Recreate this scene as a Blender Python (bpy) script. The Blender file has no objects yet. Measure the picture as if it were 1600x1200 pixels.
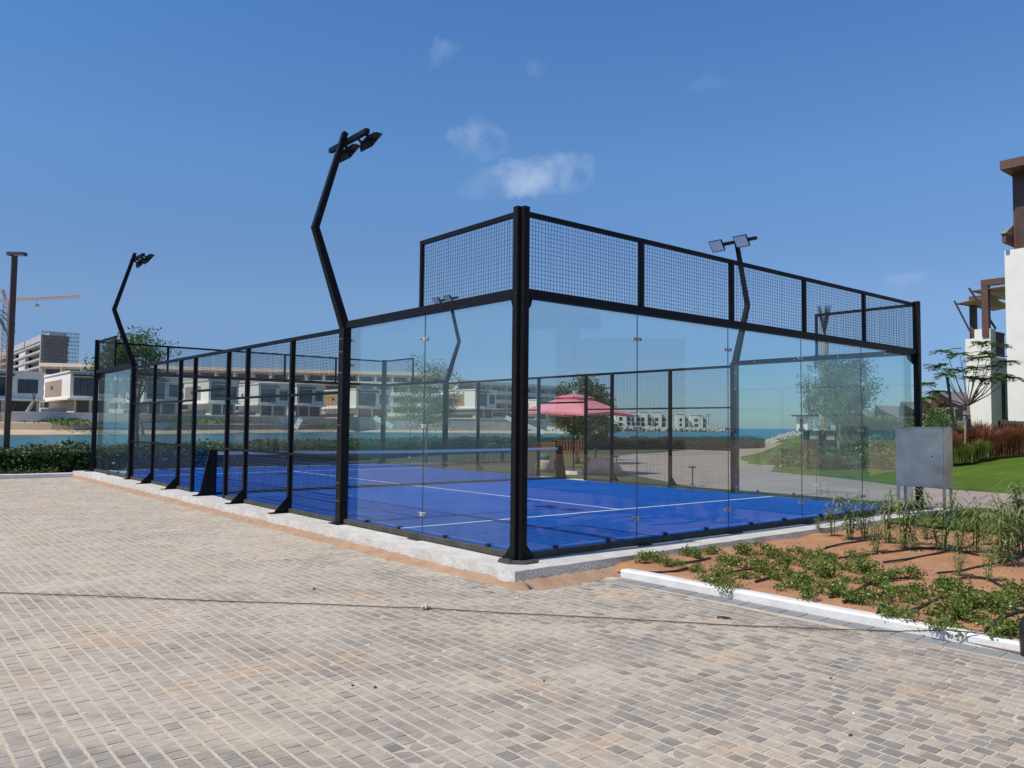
import bpy, bmesh, math, random
import numpy as np
from mathutils import Vector, Matrix
random.seed(7); RNG = np.random.default_rng(11)
scene = bpy.context.scene
COL = scene.collection
# ------------------------------------------------------------------ camera
CAM = np.array([-5.954, -7.005, 1.513]); FPX = 1249.6
RT = np.array([0.76868, -0.63955, 0.010437]); UP = np.array([-0.041549, -0.033641, 0.99857]); FW = np.array([0.638287, 0.768011, 0.052432])
cd = bpy.data.cameras.new('camera'); cam = bpy.data.objects.new('camera', cd); COL.objects.link(cam)
cd.sensor_fit = 'HORIZONTAL'; cd.sensor_width = 36; cd.lens = 36*FPX/1600; cd.clip_start = .05; cd.clip_end = 20000
cam.matrix_world = Matrix(((RT[0], UP[0], -FW[0], CAM[0]), (RT[1], UP[1], -FW[1], CAM[1]), (RT[2], UP[2], -FW[2], CAM[2]), (0, 0, 0, 1)))
scene.camera = cam
# ------------------------------------------------------------------ sky and sun
SUN_EL = math.radians(54.5); SUN_AZ = math.radians(-87.0)      # azimuth from +Y towards +X
S = Vector((math.sin(SUN_AZ)*math.cos(SUN_EL), math.cos(SUN_AZ)*math.cos(SUN_EL), math.sin(SUN_EL)))
w = bpy.data.worlds.new('World'); scene.world = w; w.use_nodes = True
nt = w.node_tree; nt.nodes.clear(); N = nt.nodes.new; L = nt.links.new
sky = N('ShaderNodeTexSky'); sky.sky_type = 'NISHITA'; sky.sun_disc = False
sky.sun_elevation = SUN_EL; sky.sun_rotation = SUN_AZ; sky.altitude = 0
sky.air_density = 1.0; sky.dust_density = 0.25; sky.ozone_density = 3.0
bg = N('ShaderNodeBackground'); bg.inputs['Strength'].default_value = 0.12
wo = N('ShaderNodeOutputWorld'); L(bg.outputs[0], wo.inputs[0])
def P(u, v, d):                     # photo pixel + depth along the view axis -> world point
    return CAM + d*(RT*(u-800)/FPX + UP*(600-v)/FPX + FW)
def ray(u, v): return RT*(u-800)/FPX + UP*(600-v)/FPX + FW
def G(u, v, z=-.16):
    r = ray(u, v); return CAM + r*(z-CAM[2])/r[2]
def onX(u, v, x): r = ray(u, v); return CAM + r*(x-CAM[0])/r[0]
def onY(u, v, y): r = ray(u, v); return CAM + r*(y-CAM[1])/r[1]
SKY_GRADE = ((0.0, (.36, .50, .72)), (.50, (.58, .95, 1.28)), (.087, (.42, .54, .79)), (.146, (.57, .67, .85)), (.208, (.60, .73, .92)), (.309, (.66, .92, 1.13)), (.454, (.60, .95, 1.27)), (.80, (.86, 1.0, 1.12)))
def world_clouds():
    tc = N('ShaderNodeTexCoord'); D = tc.outputs['Generated']
    no = N('ShaderNodeTexNoise'); no.inputs['Scale'].default_value = 22; no.inputs['Detail'].default_value = 7; no.inputs['Roughness'].default_value = .55
    L(D, no.inputs['Vector'])
    dn = N('ShaderNodeTexNoise'); dn.inputs['Scale'].default_value = 11; dn.inputs['Detail'].default_value = 6; dn.inputs['Roughness'].default_value = .6; L(D, dn.inputs['Vector'])
    ds = N('ShaderNodeVectorMath'); ds.operation = 'MULTIPLY_ADD'; L(dn.outputs['Color'], ds.inputs[0]); ds.inputs[1].default_value = (.075, .075, .075); ds.inputs[2].default_value = (-.0375, -.0375, -.0375)
    dd = N('ShaderNodeVectorMath'); dd.operation = 'ADD'; L(D, dd.inputs[0]); L(ds.outputs[0], dd.inputs[1]); D2 = dd.outputs[0]
    wisp = N('ShaderNodeMapRange'); wisp.inputs[1].default_value = .30; wisp.inputs[2].default_value = .74
    L(no.outputs['Fac'], wisp.inputs[0])
    def math_(op, a, b=None):
        m = N('ShaderNodeMath'); m.operation = op
        for i, x in enumerate((a, b)):
            if x is None: continue
            if isinstance(x, (int, float)): m.inputs[i].default_value = x
            else: L(x, m.inputs[i])
        return m.outputs[0]
    def dot(v):
        n = N('ShaderNodeVectorMath'); n.operation = 'DOT_PRODUCT'; L(D2, n.inputs[0]); n.inputs[1].default_value = v; return n.outputs['Value']
    total = None
    for (u, v, wx, wy, tilt, amt) in ((850, 274, 84, 32, .10, .72), (752, 226, 50, 36, .05, .40), (768, 288, 60, 22, .2, .16), (690, 66, 22, 16, .2, .18),
                                      (1425, 430, 40, 13, 0, .16), (835, 104, 18, 13, 0, .12), (1120, 118, 40, 13, .1, .08), (745, 205, 20, 26, 0, .2)):
        c = Vector(ray(u, v)).normalized(); r = Vector((c.y, -c.x, 0)).normalized(); up = r.cross(c)
        r2 = r*math.cos(tilt)+up*math.sin(tilt); u2 = up*math.cos(tilt)-r*math.sin(tilt)
        a = math_('MULTIPLY', dot(r2), FPX/wx); b = math_('MULTIPLY', dot(u2), FPX/wy)
        e = math_('SUBTRACT', 1.0, math_('ADD', math_('MULTIPLY', a, a), math_('MULTIPLY', b, b)))
        e = math_('MULTIPLY', math_('MAXIMUM', e, 0), math_('GREATER_THAN', dot(c), 0))
        e = math_('MULTIPLY', e, amt); total = e if total is None else math_('ADD', total, e)
    f = math_('MINIMUM', math_('MULTIPLY', total, wisp.outputs[0]), 1)
    mx = N('ShaderNodeMix'); mx.data_type = 'RGBA'; L(f, mx.inputs['Factor'])
    tint = N('ShaderNodeMix'); tint.data_type = 'RGBA'; tint.blend_type = 'MULTIPLY'; tint.inputs['Factor'].default_value = 1
    sz = N('ShaderNodeSeparateXYZ'); L(D, sz.inputs[0]); rp = N('ShaderNodeValToRGB'); L(sz.outputs['Z'], rp.inputs[0]); E_ = rp.color_ramp.elements
    for i, (p, c) in enumerate(SKY_GRADE):
        el = E_[i] if i < 2 else E_.new(p)
        el.position = p; el.color = (*[x*.5 for x in c], 1)
    sc_ = N('ShaderNodeVectorMath'); sc_.operation = 'SCALE'; sc_.inputs['Scale'].default_value = 2; L(rp.outputs[0], sc_.inputs[0])
    L(sky.outputs[0], tint.inputs['A']); L(sc_.outputs[0], tint.inputs['B'])
    L(tint.outputs['Result'], mx.inputs['A']); mx.inputs['B'].default_value = (6.2, 6.9, 7.8, 1)
    L(mx.outputs['Result'], bg.inputs['Color'])
world_clouds()
sd = bpy.data.lights.new('sun', 'SUN'); sd.energy = 4.3; sd.angle = math.radians(.53); sd.color = (1, .94, .84)
so = bpy.data.objects.new('sun', sd); COL.objects.link(so); so.rotation_euler = (-S).to_track_quat('-Z', 'Y').to_euler(); so.location = (0, 0, 60)
vs = scene.view_settings; vs.view_transform = 'Standard'; vs.look = 'None'; vs.gamma = 1; vs.use_curve_mapping = False; vs.exposure = 0.0
scene.cycles.transparent_max_bounces = 24; scene.cycles.max_bounces = 8; scene.cycles.transmission_bounces = 8
# ------------------------------------------------------------------ materials
def new_mat(name):
    m = bpy.data.materials.new(name); m.use_nodes = True; m.node_tree.nodes.clear(); return m, m.node_tree
def MAT(name, c1, c2=None, scale=4, rough=.7, metal=0, bump=0, bscale=60, island=0, detail=6, spec=.5, trans=0, stretch=None, c3=None, fine=0):
    """procedural principled material: two tones mixed by noise (+ random per piece), fine grain and bump"""
    m, t = new_mat(name); n = t.nodes.new; l = t.links.new
    out = n('ShaderNodeOutputMaterial'); b = n('ShaderNodeBsdfPrincipled')
    b.inputs['Roughness'].default_value = rough; b.inputs['Metallic'].default_value = metal; b.inputs['Specular IOR Level'].default_value = spec
    geo = n('ShaderNodeNewGeometry'); pos = geo.outputs['Position']
    if stretch:
        mp = n('ShaderNodeMapping'); mp.inputs['Scale'].default_value = stretch; l(pos, mp.inputs['Vector']); pos = mp.outputs[0]
    c2 = c2 or tuple(x*.8 for x in c1)
    no = n('ShaderNodeTexNoise'); no.inputs['Scale'].default_value = scale; no.inputs['Detail'].default_value = detail; no.inputs['Roughness'].default_value = .62; l(pos, no.inputs['Vector'])
    mr = n('ShaderNodeMapRange'); mr.inputs[1].default_value = .32; mr.inputs[2].default_value = .68; l(no.outputs['Fac'], mr.inputs[0])
    fac = mr.outputs[0]
    if island:
        oi = n('ShaderNodeObjectInfo'); ad = n('ShaderNodeMath'); ad.operation = 'ADD'; l(geo.outputs['Random Per Island'], ad.inputs[0]); l(oi.outputs['Random'], ad.inputs[1])
        fr = n('ShaderNodeMath'); fr.operation = 'FRACT'; l(ad.outputs[0], fr.inputs[0])
        mm = n('ShaderNodeMix'); mm.inputs[0].default_value = island; l(fac, mm.inputs[2]); l(fr.outputs[0], mm.inputs[3]); fac = mm.outputs[0]
    cr = n('ShaderNodeValToRGB'); e = cr.color_ramp.elements; e[0].color = (*c1, 1); e[1].color = (*c2, 1); e[0].position = 0; e[1].position = 1
    if c3: x = e.new(.5); x.color = (*c3, 1)
    l(fac, cr.inputs[0]); col = cr.outputs[0]
    if fine:
        f2 = n('ShaderNodeTexNoise'); f2.inputs['Scale'].default_value = bscale; f2.inputs['Detail'].default_value = 3; l(pos, f2.inputs['Vector'])
        hs = n('ShaderNodeMapRange'); hs.inputs[1].default_value = .25; hs.inputs[2].default_value = .75; hs.inputs[3].default_value = 1-fine; hs.inputs[4].default_value = 1+fine; l(f2.outputs['Fac'], hs.inputs[0])
        mu = n('ShaderNodeVectorMath'); mu.operation = 'SCALE'; l(col, mu.inputs[0]); l(hs.outputs[0], mu.inputs['Scale']); col = mu.outputs[0]
    l(col, b.inputs['Base Color'])
    if bump:
        bn = n('ShaderNodeTexNoise'); bn.inputs['Scale'].default_value = bscale; bn.inputs['Detail'].default_value = 4; l(pos, bn.inputs['Vector'])
        bp = n('ShaderNodeBump'); bp.inputs['Strength'].default_value = bump; bp.inputs['Distance'].default_value = .02; l(bn.outputs['Fac'], bp.inputs['Height']); l(bp.outputs[0], b.inputs['Normal'])
    sh = b.outputs[0]
    if trans:
        tr = n('ShaderNodeBsdfTranslucent'); l(col, tr.inputs['Color']); mx = n('ShaderNodeMixShader'); mx.inputs[0].default_value = trans; l(sh, mx.inputs[1]); l(tr.outputs[0], mx.inputs[2]); sh = mx.outputs[0]
    l(sh, out.inputs[0]); return m
def glass_mat(name, tint, r0=.04, dust=.02):
    """thin flat pane: tinted see-through with mirror reflection by viewing angle and a little dust"""
    m, t = new_mat(name); n = t.nodes.new; l = t.links.new
    out = n('ShaderNodeOutputMaterial'); g = n('ShaderNodeNewGeometry')
    d = n('ShaderNodeVectorMath'); d.operation = 'DOT_PRODUCT'; l(g.outputs['Normal'], d.inputs[0]); l(g.outputs['Incoming'], d.inputs[1])
    def M(op, a, b=None):
        x = n('ShaderNodeMath'); x.operation = op
        for i, y in enumerate((a, b)):
            if y is None: continue
            if isinstance(y, (int, float)): x.inputs[i].default_value = y
            else: l(y, x.inputs[i])
        return x.outputs[0]
    f = M('ADD', M('MULTIPLY', M('POWER', M('SUBTRACT', 1.0, M('ABSOLUTE', d.outputs['Value'])), 5.0), 1-r0), r0)
    tr = n('ShaderNodeBsdfTransparent'); tr.inputs[0].default_value = (*tint, 1)
    gl = n('ShaderNodeBsdfGlossy'); gl.inputs['Roughness'].default_value = 0.0; gl.inputs['Color'].default_value = (.95, 1, .99, 1)
    mx = n('ShaderNodeMixShader'); l(f, mx.inputs[0]); l(tr.outputs[0], mx.inputs[1]); l(gl.outputs[0], mx.inputs[2])
    no = n('ShaderNodeTexNoise'); no.inputs['Scale'].default_value = 1.6; no.inputs['Detail'].default_value = 7; no.inputs['Roughness'].default_value = .7; l(g.outputs['Position'], no.inputs['Vector'])
    mr = n('ShaderNodeMapRange'); mr.inputs[1].default_value = .4; mr.inputs[2].default_value = .75; mr.inputs[3].default_value = dust*.4; mr.inputs[4].default_value = dust*1.8; l(no.outputs['Fac'], mr.inputs[0])
    df = n('ShaderNodeBsdfDiffuse'); df.inputs[0].default_value = (.66, .70, .66, 1)
    m2 = n('ShaderNodeMixShader'); l(mr.outputs[0], m2.inputs[0]); l(mx.outputs[0], m2.inputs[1]); l(df.outputs[0], m2.inputs[2])
    l(m2.outputs[0], out.inputs[0]); return m
def paver_mat(name):
    m, t = new_mat(name); n = t.nodes.new; l = t.links.new
    out = n('ShaderNodeOutputMaterial'); b = n('ShaderNodeBsdfPrincipled'); l(b.outputs[0], out.inputs[0]); b.inputs['Roughness'].default_value = .85; b.inputs['Specular IOR Level'].default_value = .25
    g = n('ShaderNodeNewGeometry'); oi = n('ShaderNodeObjectInfo'); pos = g.outputs['Position']
    def M(op, a, b_=None, c=None):
        x = n('ShaderNodeMath'); x.operation = op
        for i, y in enumerate((a, b_, c)):
            if y is None: continue
            if isinstance(y, (int, float)): x.inputs[i].default_value = y
            else: l(y, x.inputs[i])
        return x.outputs[0]
    def noise(sc, det=5, off=(0, 0, 0), ro=.6, st=(1, 1, 1)):
        mp = n('ShaderNodeMapping'); mp.inputs['Location'].default_value = off; mp.inputs['Scale'].default_value = st; l(pos, mp.inputs[0])
        x = n('ShaderNodeTexNoise'); x.inputs['Scale'].default_value = sc; x.inputs['Detail'].default_value = det; x.inputs['Roughness'].default_value = ro; l(mp.outputs[0], x.inputs['Vector']); return x.outputs['Fac']
    def mrange(x, a, b_, c=0, d=1):
        r = n('ShaderNodeMapRange'); l(x, r.inputs[0]); r.inputs[1].default_value = a; r.inputs[2].default_value = b_; r.inputs[3].default_value = c; r.inputs[4].default_value = d; return r.outputs[0]
    def mix(f, a, b_):
        x = n('ShaderNodeMix'); x.data_type = 'RGBA'
        l(f, x.inputs['Factor'])
        for k, y in (('A', a), ('B', b_)):
            if isinstance(y, tuple): x.inputs[k].default_value = (*y, 1)
            else: l(y, x.inputs[k])
        return x.outputs['Result']
    rnd = M('FRACT', M('ADD', g.outputs['Random Per Island'], oi.outputs['Random']))
    rnd2 = M('FRACT', M('MULTIPLY', rnd, 17.31))
    sep = n('ShaderNodeSeparateXYZ'); l(pos, sep.inputs[0])
    # more dark stones towards the near right of the plaza
    grad = mrange(M('SUBTRACT', sep.outputs['X'], M('MULTIPLY', sep.outputs['Y'], .9)), -3.0, 2.6, 0, 1)
    big = noise(.55, 3, (3, 1, 0)); patch = noise(1.3, 4, (9, 4, 0))
    dk = M('ADD', M('MULTIPLY', grad, .60), mrange(patch, .50, .70, -.16, .12))
    isdark = mrange(M('SUBTRACT', dk, rnd), -.16, .12)
    light = mix(rnd2, (.44, .40, .35), (.385, .348, .305))
    warm = mix(mrange(big, .42, .62), light, (.44, .385, .315))
    dark = mix(rnd2, (.185, .180, .176), (.29, .272, .25))
    col = mix(isdark, warm, dark)
    # grey tyre-worn bands sweeping across the paving
    rot = n('ShaderNodeMapping'); rot.inputs['Rotation'].default_value = (0, 0, .62); l(pos, rot.inputs[0]); st_ = n('ShaderNodeMapping'); st_.inputs['Scale'].default_value = (.34, 1.5, 1); st_.inputs['Location'].default_value = (4.2, 1.3, 0); l(rot.outputs[0], st_.inputs[0])
    bn_ = n('ShaderNodeTexNoise'); bn_.inputs['Scale'].default_value = 1.0; bn_.inputs['Detail'].default_value = 4; bn_.inputs['Roughness'].default_value = .55; bn_.inputs['Distortion'].default_value = .35; l(st_.outputs[0], bn_.inputs['Vector'])
    worn = M('MULTIPLY', mrange(bn_.outputs['Fac'], .46, .60), mrange(rnd2, 0, 1, .55, .9)); worn = M('MULTIPLY', worn, mrange(sep.outputs['Y'], 0, 5, 1, .25)); col = mix(worn, col, (.225, .215, .205))
    dust = M('MULTIPLY', mrange(noise(1.9, 8, (2, 7, 0), .72), .38, .66), mrange(noise(.7, 3, (5, 5, 0)), .28, .58, .35, .95))
    dust = M('MULTIPLY', dust, mrange(sep.outputs['Y'], -5.5, 2.0, .30, 1.0)); col = mix(dust, col, (.57, .51, .435))
    sand = M('MULTIPLY', mrange(noise(1.1, 7, (1, 12, 0), .7), .565, .70), .75)
    col = mix(sand, col, (.54, .37, .235))
    spk = mrange(noise(170, 2), .3, .7, .84, 1.14)
    mu = n('ShaderNodeVectorMath'); mu.operation = 'SCALE'; l(col, mu.inputs[0]); l(spk, mu.inputs['Scale'])
    blot = mrange(noise(14, 5, (0, 0, 3)), .3, .7, .86, 1.1); mu2 = n('ShaderNodeVectorMath'); mu2.operation = 'SCALE'; l(mu.outputs[0], mu2.inputs[0]); l(blot, mu2.inputs['Scale'])
    mu3 = n('ShaderNodeVectorMath'); mu3.operation = 'MULTIPLY'; l(mu2.outputs[0], mu3.inputs[0]); mu3.inputs[1].default_value = (1.0, .96, .90); l(mu3.outputs[0], b.inputs['Base Color'])
    bp = n('ShaderNodeBump'); bp.inputs['Strength'].default_value = .5; bp.inputs['Distance'].default_value = .004; l(noise(120, 4), bp.inputs['Height']); l(bp.outputs[0], b.inputs['Normal'])
    return m
def water_mat():
    m, t = new_mat('sea_water'); n = t.nodes.new; l = t.links.new
    out = n('ShaderNodeOutputMaterial'); b = n('ShaderNodeBsdfPrincipled'); l(b.outputs[0], out.inputs[0])
    b.inputs['Roughness'].default_value = .28; b.inputs['IOR'].default_value = 1.33; b.inputs['Specular IOR Level'].default_value = .32
    g = n('ShaderNodeNewGeometry'); ln = n('ShaderNodeVectorMath'); ln.operation = 'LENGTH'; l(g.outputs['Position'], ln.inputs[0])
    mr = n('ShaderNodeMapRange'); mr.inputs[1].default_value = 130; mr.inputs[2].default_value = 700; l(ln.outputs['Value'], mr.inputs[0])
    cr = n('ShaderNodeValToRGB'); cr.color_ramp.elements[0].color = (.03, .12, .125, 1); cr.color_ramp.elements[1].color = (.03, .135, .21, 1); l(mr.outputs[0], cr.inputs[0]); l(cr.outputs[0], b.inputs['Base Color'])
    mp = n('ShaderNodeMapping'); mp.inputs['Scale'].default_value = (.8, .8, 1); mp.inputs['Rotation'].default_value = (0, 0, .5); l(g.outputs['Position'], mp.inputs[0])
    no = n('ShaderNodeTexNoise'); no.inputs['Scale'].default_value = 1.3; no.inputs['Detail'].default_value = 5; l(mp.outputs[0], no.inputs['Vector'])
    bp = n('ShaderNodeBump'); bp.inputs['Strength'].default_value = .9; bp.inputs['Distance'].default_value = .25; l(no.outputs['Fac'], bp.inputs['Height']); l(bp.outputs[0], b.inputs['Normal'])
    return m
M_ = {}
M_['black'] = MAT('black_powder_coat', (.006, .006, .007), (.011, .011, .012), 9, rough=.5, spec=.16)
M_['wire'] = MAT('black_wire', (.06, .06, .06), (.09, .09, .088), 30, rough=.4, spec=.6)
M_['steel'] = MAT('bright_steel', (.62, .62, .62), (.5, .5, .5), 20, rough=.25, metal=1)
M_['stainless'] = MAT('stainless_painted_reflections', (.60, .58, .54), (.32, .31, .29), 1.5, rough=.38, metal=1, bump=.03, bscale=8, fine=.05)  # cloudy reflections painted into the base colour as broad light and dark patches
M_['pane'] = glass_mat('court_glass', (.925, .97, .955), .050, .013)
M_['turf'] = MAT('blue_turf', (.002, .068, .355), (.006, .09, .405), .9, rough=.9, bump=.5, bscale=220, spec=.1, fine=.16)
M_['line'] = MAT('white_turf_line', (.82, .82, .82), (.74, .75, .76), 30, rough=.9, bump=.4, bscale=240)
M_['concrete'] = MAT('pale_concrete', (.60, .57, .52), (.45, .42, .375), 3.1, rough=.9, bump=.5, bscale=34, fine=.12)
M_['kerbpaint'] = MAT('white_painted_kerb', (.74, .73, .70), (.62, .60, .56), 5, rough=.7, bump=.3, bscale=40, fine=.04)
M_['sand'] = MAT('orange_sand', (.46, .30, .19), (.36, .22, .135), 5, rough=.95, bump=.8, bscale=90, fine=.22)
M_['soil'] = MAT('orange_bed_soil', (.46, .235, .115), (.36, .175, .085), 3, rough=.95, bump=.9, bscale=45, fine=.15)
M_['joint'] = MAT('joint_sand', (.62, .52, .40), (.50, .40, .30), 6, rough=.95, bump=.5, bscale=120, fine=.15)
M_['paver'] = paver_mat('worn_pavers')
M_['edgepaver'] = MAT('grey_edge_pavers', (.30, .295, .29), (.22, .22, .222), 2, rough=.85, bump=.5, bscale=120, island=.6, fine=.1)
M_['pathpaver'] = MAT('pink_path_pavers', (.35, .275, .235), (.28, .22, .19), .8, rough=.9, bump=.3, bscale=30, fine=.1)
M_['lawn'] = MAT('mown_lawn', (.105, .165, .022), (.06, .105, .013), .7, rough=.95, bump=1, bscale=60, spec=.1, fine=.35)
M_['rubber'] = MAT('black_plastic', (.012, .012, .012), (.02, .02, .02), 20, rough=.5)
M_['hedge'] = MAT('hedge_leaves', (.030, .062, .012), (.085, .13, .022), 2, rough=.55, island=.7, trans=.25)
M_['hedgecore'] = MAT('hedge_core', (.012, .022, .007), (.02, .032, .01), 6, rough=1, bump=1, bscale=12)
M_['leafA'] = MAT('tree_leaves', (.045, .10, .016), (.12, .18, .04), 2, rough=.5, island=.75, trans=.3)
M_['leafB'] = MAT('olive_leaves', (.10, .15, .045), (.21, .25, .09), 2, rough=.55, island=.75, trans=.3)
M_['leafC'] = MAT('groundcover_leaves', (.045, .10, .010), (.21, .26, .04), 5, rough=.4, island=.75, trans=.2)
M_['leafD'] = MAT('narrow_leaves', (.09, .14, .035), (.27, .30, .10), 5, rough=.45, island=.75, trans=.25)
M_['palm'] = MAT('palm_fronds', (.055, .085, .03), (.11, .13, .045), 4, rough=.5, island=.7, trans=.2)
M_['bark'] = MAT('grey_brown_bark', (.20, .155, .115), (.12, .09, .065), 14, rough=.95, bump=.8, bscale=50)
M_['palebark'] = MAT('pale_bark', (.42, .35, .27), (.30, .24, .18), 12, rough=.95, bump=.7, bscale=40)
M_['redgrass'] = MAT('red_fountain_grass', (.17, .05, .03), (.42, .20, .10), 3, rough=.6, island=.75, trans=.3, c3=(.28, .105, .05))
M_['greengrass'] = MAT('green_tuft_grass', (.11, .15, .02), (.22, .23, .05), 3, rough=.6, island=.75, trans=.25)
M_['render'] = MAT('white_render', (.80, .77, .70), (.73, .70, .63), 1.2, rough=.85, bump=.15, bscale=40, fine=.03)
M_['greyrender'] = MAT('pale_grey_render', (.62, .62, .60), (.56, .56, .545), .5, rough=.85)
M_['cream'] = MAT('cream_render', (.82, .74, .61), (.76, .68, .55), .3, rough=.85)
M_['taupe'] = MAT('taupe_cladding', (.36, .275, .22), (.29, .22, .175), 2, rough=.8, stretch=(1, 1, 9))
M_['woodpanel'] = MAT('tan_wood_cladding', (.42, .26, .13), (.34, .20, .10), 2, rough=.7, stretch=(1, 1, 9))
M_['darkglass'] = MAT('dark_window_glass', (.012, .022, .028), (.03, .05, .06), .25, rough=.06, spec=.8)
M_['darkmetal'] = MAT('dark_metal', (.03, .028, .027), (.045, .04, .04), 5, rough=.5)
M_['brownmetal'] = MAT('brown_painted_steel', (.060, .028, .022), (.085, .042, .033), 4, rough=.45)
M_['brownwood'] = MAT('dark_brown_timber', (.085, .042, .032), (.125, .062, .046), 5, rough=.6, stretch=(3, 3, .4), bump=.2, bscale=30)
M_['concretefar'] = MAT('raw_concrete', (.46, .46, .465), (.36, .36, .365), .2, rough=.9)
M_['scaffold'] = MAT('scaffold_and_netting', (.10, .105, .115), (.16, .16, .165), .6, rough=.8)
M_['crane'] = MAT('crane_paint', (.52, .38, .28), (.46, .32, .22), 1, rough=.6)
M_['stonewall'] = MAT('beige_stone_wall', (.62, .57, .47), (.44, .40, .32), .55, rough=.95, bump=1, bscale=2, fine=.12)
M_['beach'] = MAT('beach_sand', (.56, .42, .27), (.47, .33, .20), .12, rough=.95, fine=.05)
M_['rock'] = MAT('breakwater_rock', (.52, .46, .36), (.34, .30, .24), 1.2, rough=.9, island=.6)
M_['pink'] = MAT('pink_canvas', (.95, .36, .40), (.90, .31, .35), 1.4, rough=.8, trans=.35)
M_['wood'] = MAT('brown_wood', (.22, .095, .045), (.15, .062, .03), 5, rough=.6, stretch=(1, 6, 6), island=.4)
M_['roof'] = MAT('grey_shingle_roof', (.30, .245, .215), (.20, .165, .15), 1.2, rough=.9, stretch=(1, 1, 4), fine=.2, bscale=8)
M_['fabric'] = MAT('beige_fabric', (.50, .40, .28), (.44, .35, .24), 2, rough=.9, trans=.3)
M_['seam'] = MAT('dark_green_glass_edge', (.02, .06, .055), (.03, .08, .07), 20, rough=.3)
M_['scrub'] = MAT('olive_scrub_ground', (.10, .095, .04), (.065, .07, .025), 1.5, rough=.95, bump=1, bscale=40, fine=.3)
M_['dusty'] = MAT('dusty_black_steel', (.05, .05, .046), (.085, .08, .072), 7, rough=.8, spec=.2, fine=.15)
M_['clamp'] = MAT('satin_clamp_metal', (.55, .55, .54), (.45, .45, .45), 20, rough=.4, metal=.25)
M_['lens'] = MAT('floodlight_lens', (.86, .86, .86), (.76, .76, .77), 10, rough=.25)
M_['notice'] = MAT('yellowed_notice', (.62, .54, .30), (.55, .47, .26), 8, rough=.6)
M_['teal'] = MAT('teal_fabric', (.03, .22, .24), (.02, .16, .18), 8, rough=.8)
M_['rope'] = MAT('dusty_rope', (.17, .095, .065), (.08, .05, .038), 30, rough=.9)
M_['debris'] = MAT('dark_debris', (.06, .04, .03), (.09, .07, .05), 30, rough=.9)
M_['water'] = water_mat()
# ------------------------------------------------------------------ mesh helpers
class MB:
    def __init__(s): s.v = []; s.f = []
    def add(s, v, f):
        o = len(s.v); s.v += [tuple(map(float, x)) for x in v]; s.f += [tuple(i+o for i in q) for q in f]; return s
    def box(s, x0, x1, y0, y1, z0, z1):
        return s.add([(x, y, z) for z in (z0, z1) for y in (y0, y1) for x in (x0, x1)], [(0, 2, 3, 1), (4, 5, 7, 6), (0, 1, 5, 4), (2, 6, 7, 3), (0, 4, 6, 2), (1, 3, 7, 5)])
    def bar(s, a, b, wx, wy, up=(0, 0, 1)):
        a = Vector(a); b = Vector(b); d = (b-a).normalized(); u = Vector(up)
        if abs(d.dot(u)) > .99: u = Vector((1, 0, 0))
        x = d.cross(u).normalized(); y = x.cross(d)
        q = [(-1, -1), (1, -1), (1, 1), (-1, 1)]
        v = [p + x*(i*wx/2) + y*(j*wy/2) for p in (a, b) for i, j in q]
        return s.add(v, [(3, 2, 1, 0), (4, 5, 6, 7)] + [(i, (i+1) % 4, (i+1) % 4+4, i+4) for i in range(4)])
    def tube(s, pts, radii, n=8, cap=True):
        pts = [Vector(p) for p in pts]; rings = []
        if not hasattr(radii, '__len__'): radii = [radii]*len(pts)
        o = len(s.v); ref = Vector((.31, .17, .93)).normalized()
        for i, p in enumerate(pts):
            d = (pts[min(i+1, len(pts)-1)]-pts[max(i-1, 0)]).normalized()
            x = d.cross(ref);
            if x.length < .05: x = d.cross(Vector((1, 0, 0)))
            x.normalize(); y = d.cross(x)
            for k in range(n):
                a = 2*math.pi*k/n; s.v.append(tuple(p + x*math.cos(a)*radii[i] + y*math.sin(a)*radii[i]))
        for i in range(len(pts)-1):
            for k in range(n):
                s.f.append((o+i*n+k, o+i*n+(k+1) % n, o+(i+1)*n+(k+1) % n, o+(i+1)*n+k))
        if cap: s.f.append(tuple(o+k for k in range(n))[::-1]); s.f.append(tuple(o+(len(pts)-1)*n+k for k in range(n)))
        return s
    def prism(s, poly, z0, z1):
        n = len(poly); v = [(x, y, z0) for x, y in poly]+[(x, y, z1) for x, y in poly]
        return s.add(v, [tuple(range(n))[::-1], tuple(range(n, 2*n))]+[(i, (i+1) % n, (i+1) % n+n, i+n) for i in range(n)])
    def extr(s, poly3, d):           # extrude a planar polygon by a vector
        n = len(poly3); d = Vector(d); v = [Vector(p) for p in poly3]; v = v+[p+d for p in v]
        return s.add(v, [tuple(range(n))[::-1], tuple(range(n, 2*n))]+[(i, (i+1) % n, (i+1) % n+n, i+n) for i in range(n)])
    def lathe(s, prof, c, n=20):
        o = len(s.v)
        for r, z in prof:
            for k in range(n): a = 2*math.pi*k/n; s.v.append((c[0]+r*math.cos(a), c[1]+r*math.sin(a), c[2]+z))
        for i in range(len(prof)-1):
            for k in range(n): s.f.append((o+i*n+k, o+i*n+(k+1) % n, o+(i+1)*n+(k+1) % n, o+(i+1)*n+k))
        return s
def mesh_np(name, v, f):
    v = np.asarray(v, dtype=np.float32).reshape(-1, 3); f = np.asarray(f, dtype=np.int32); k = f.shape[1]
    me = bpy.data.meshes.new(name); me.vertices.add(len(v)); me.vertices.foreach_set('co', v.ravel())
    me.loops.add(f.size); me.loops.foreach_set('vertex_index', f.ravel())
    me.polygons.add(len(f)); me.polygons.foreach_set('loop_start', np.arange(0, f.size, k, dtype=np.int32)); me.update(calc_edges=True); me.shade_flat(); return me
ROOT = {}
ORD = ('first', 'second', 'third', 'fourth', 'fifth', 'sixth', 'seventh', 'eighth', 'ninth', 'tenth', 'eleventh', 'twelfth', 'thirteenth')
def link(o, parent=None):
    COL.objects.link(o)
    if parent is not None: o.parent = parent
    return o
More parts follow.
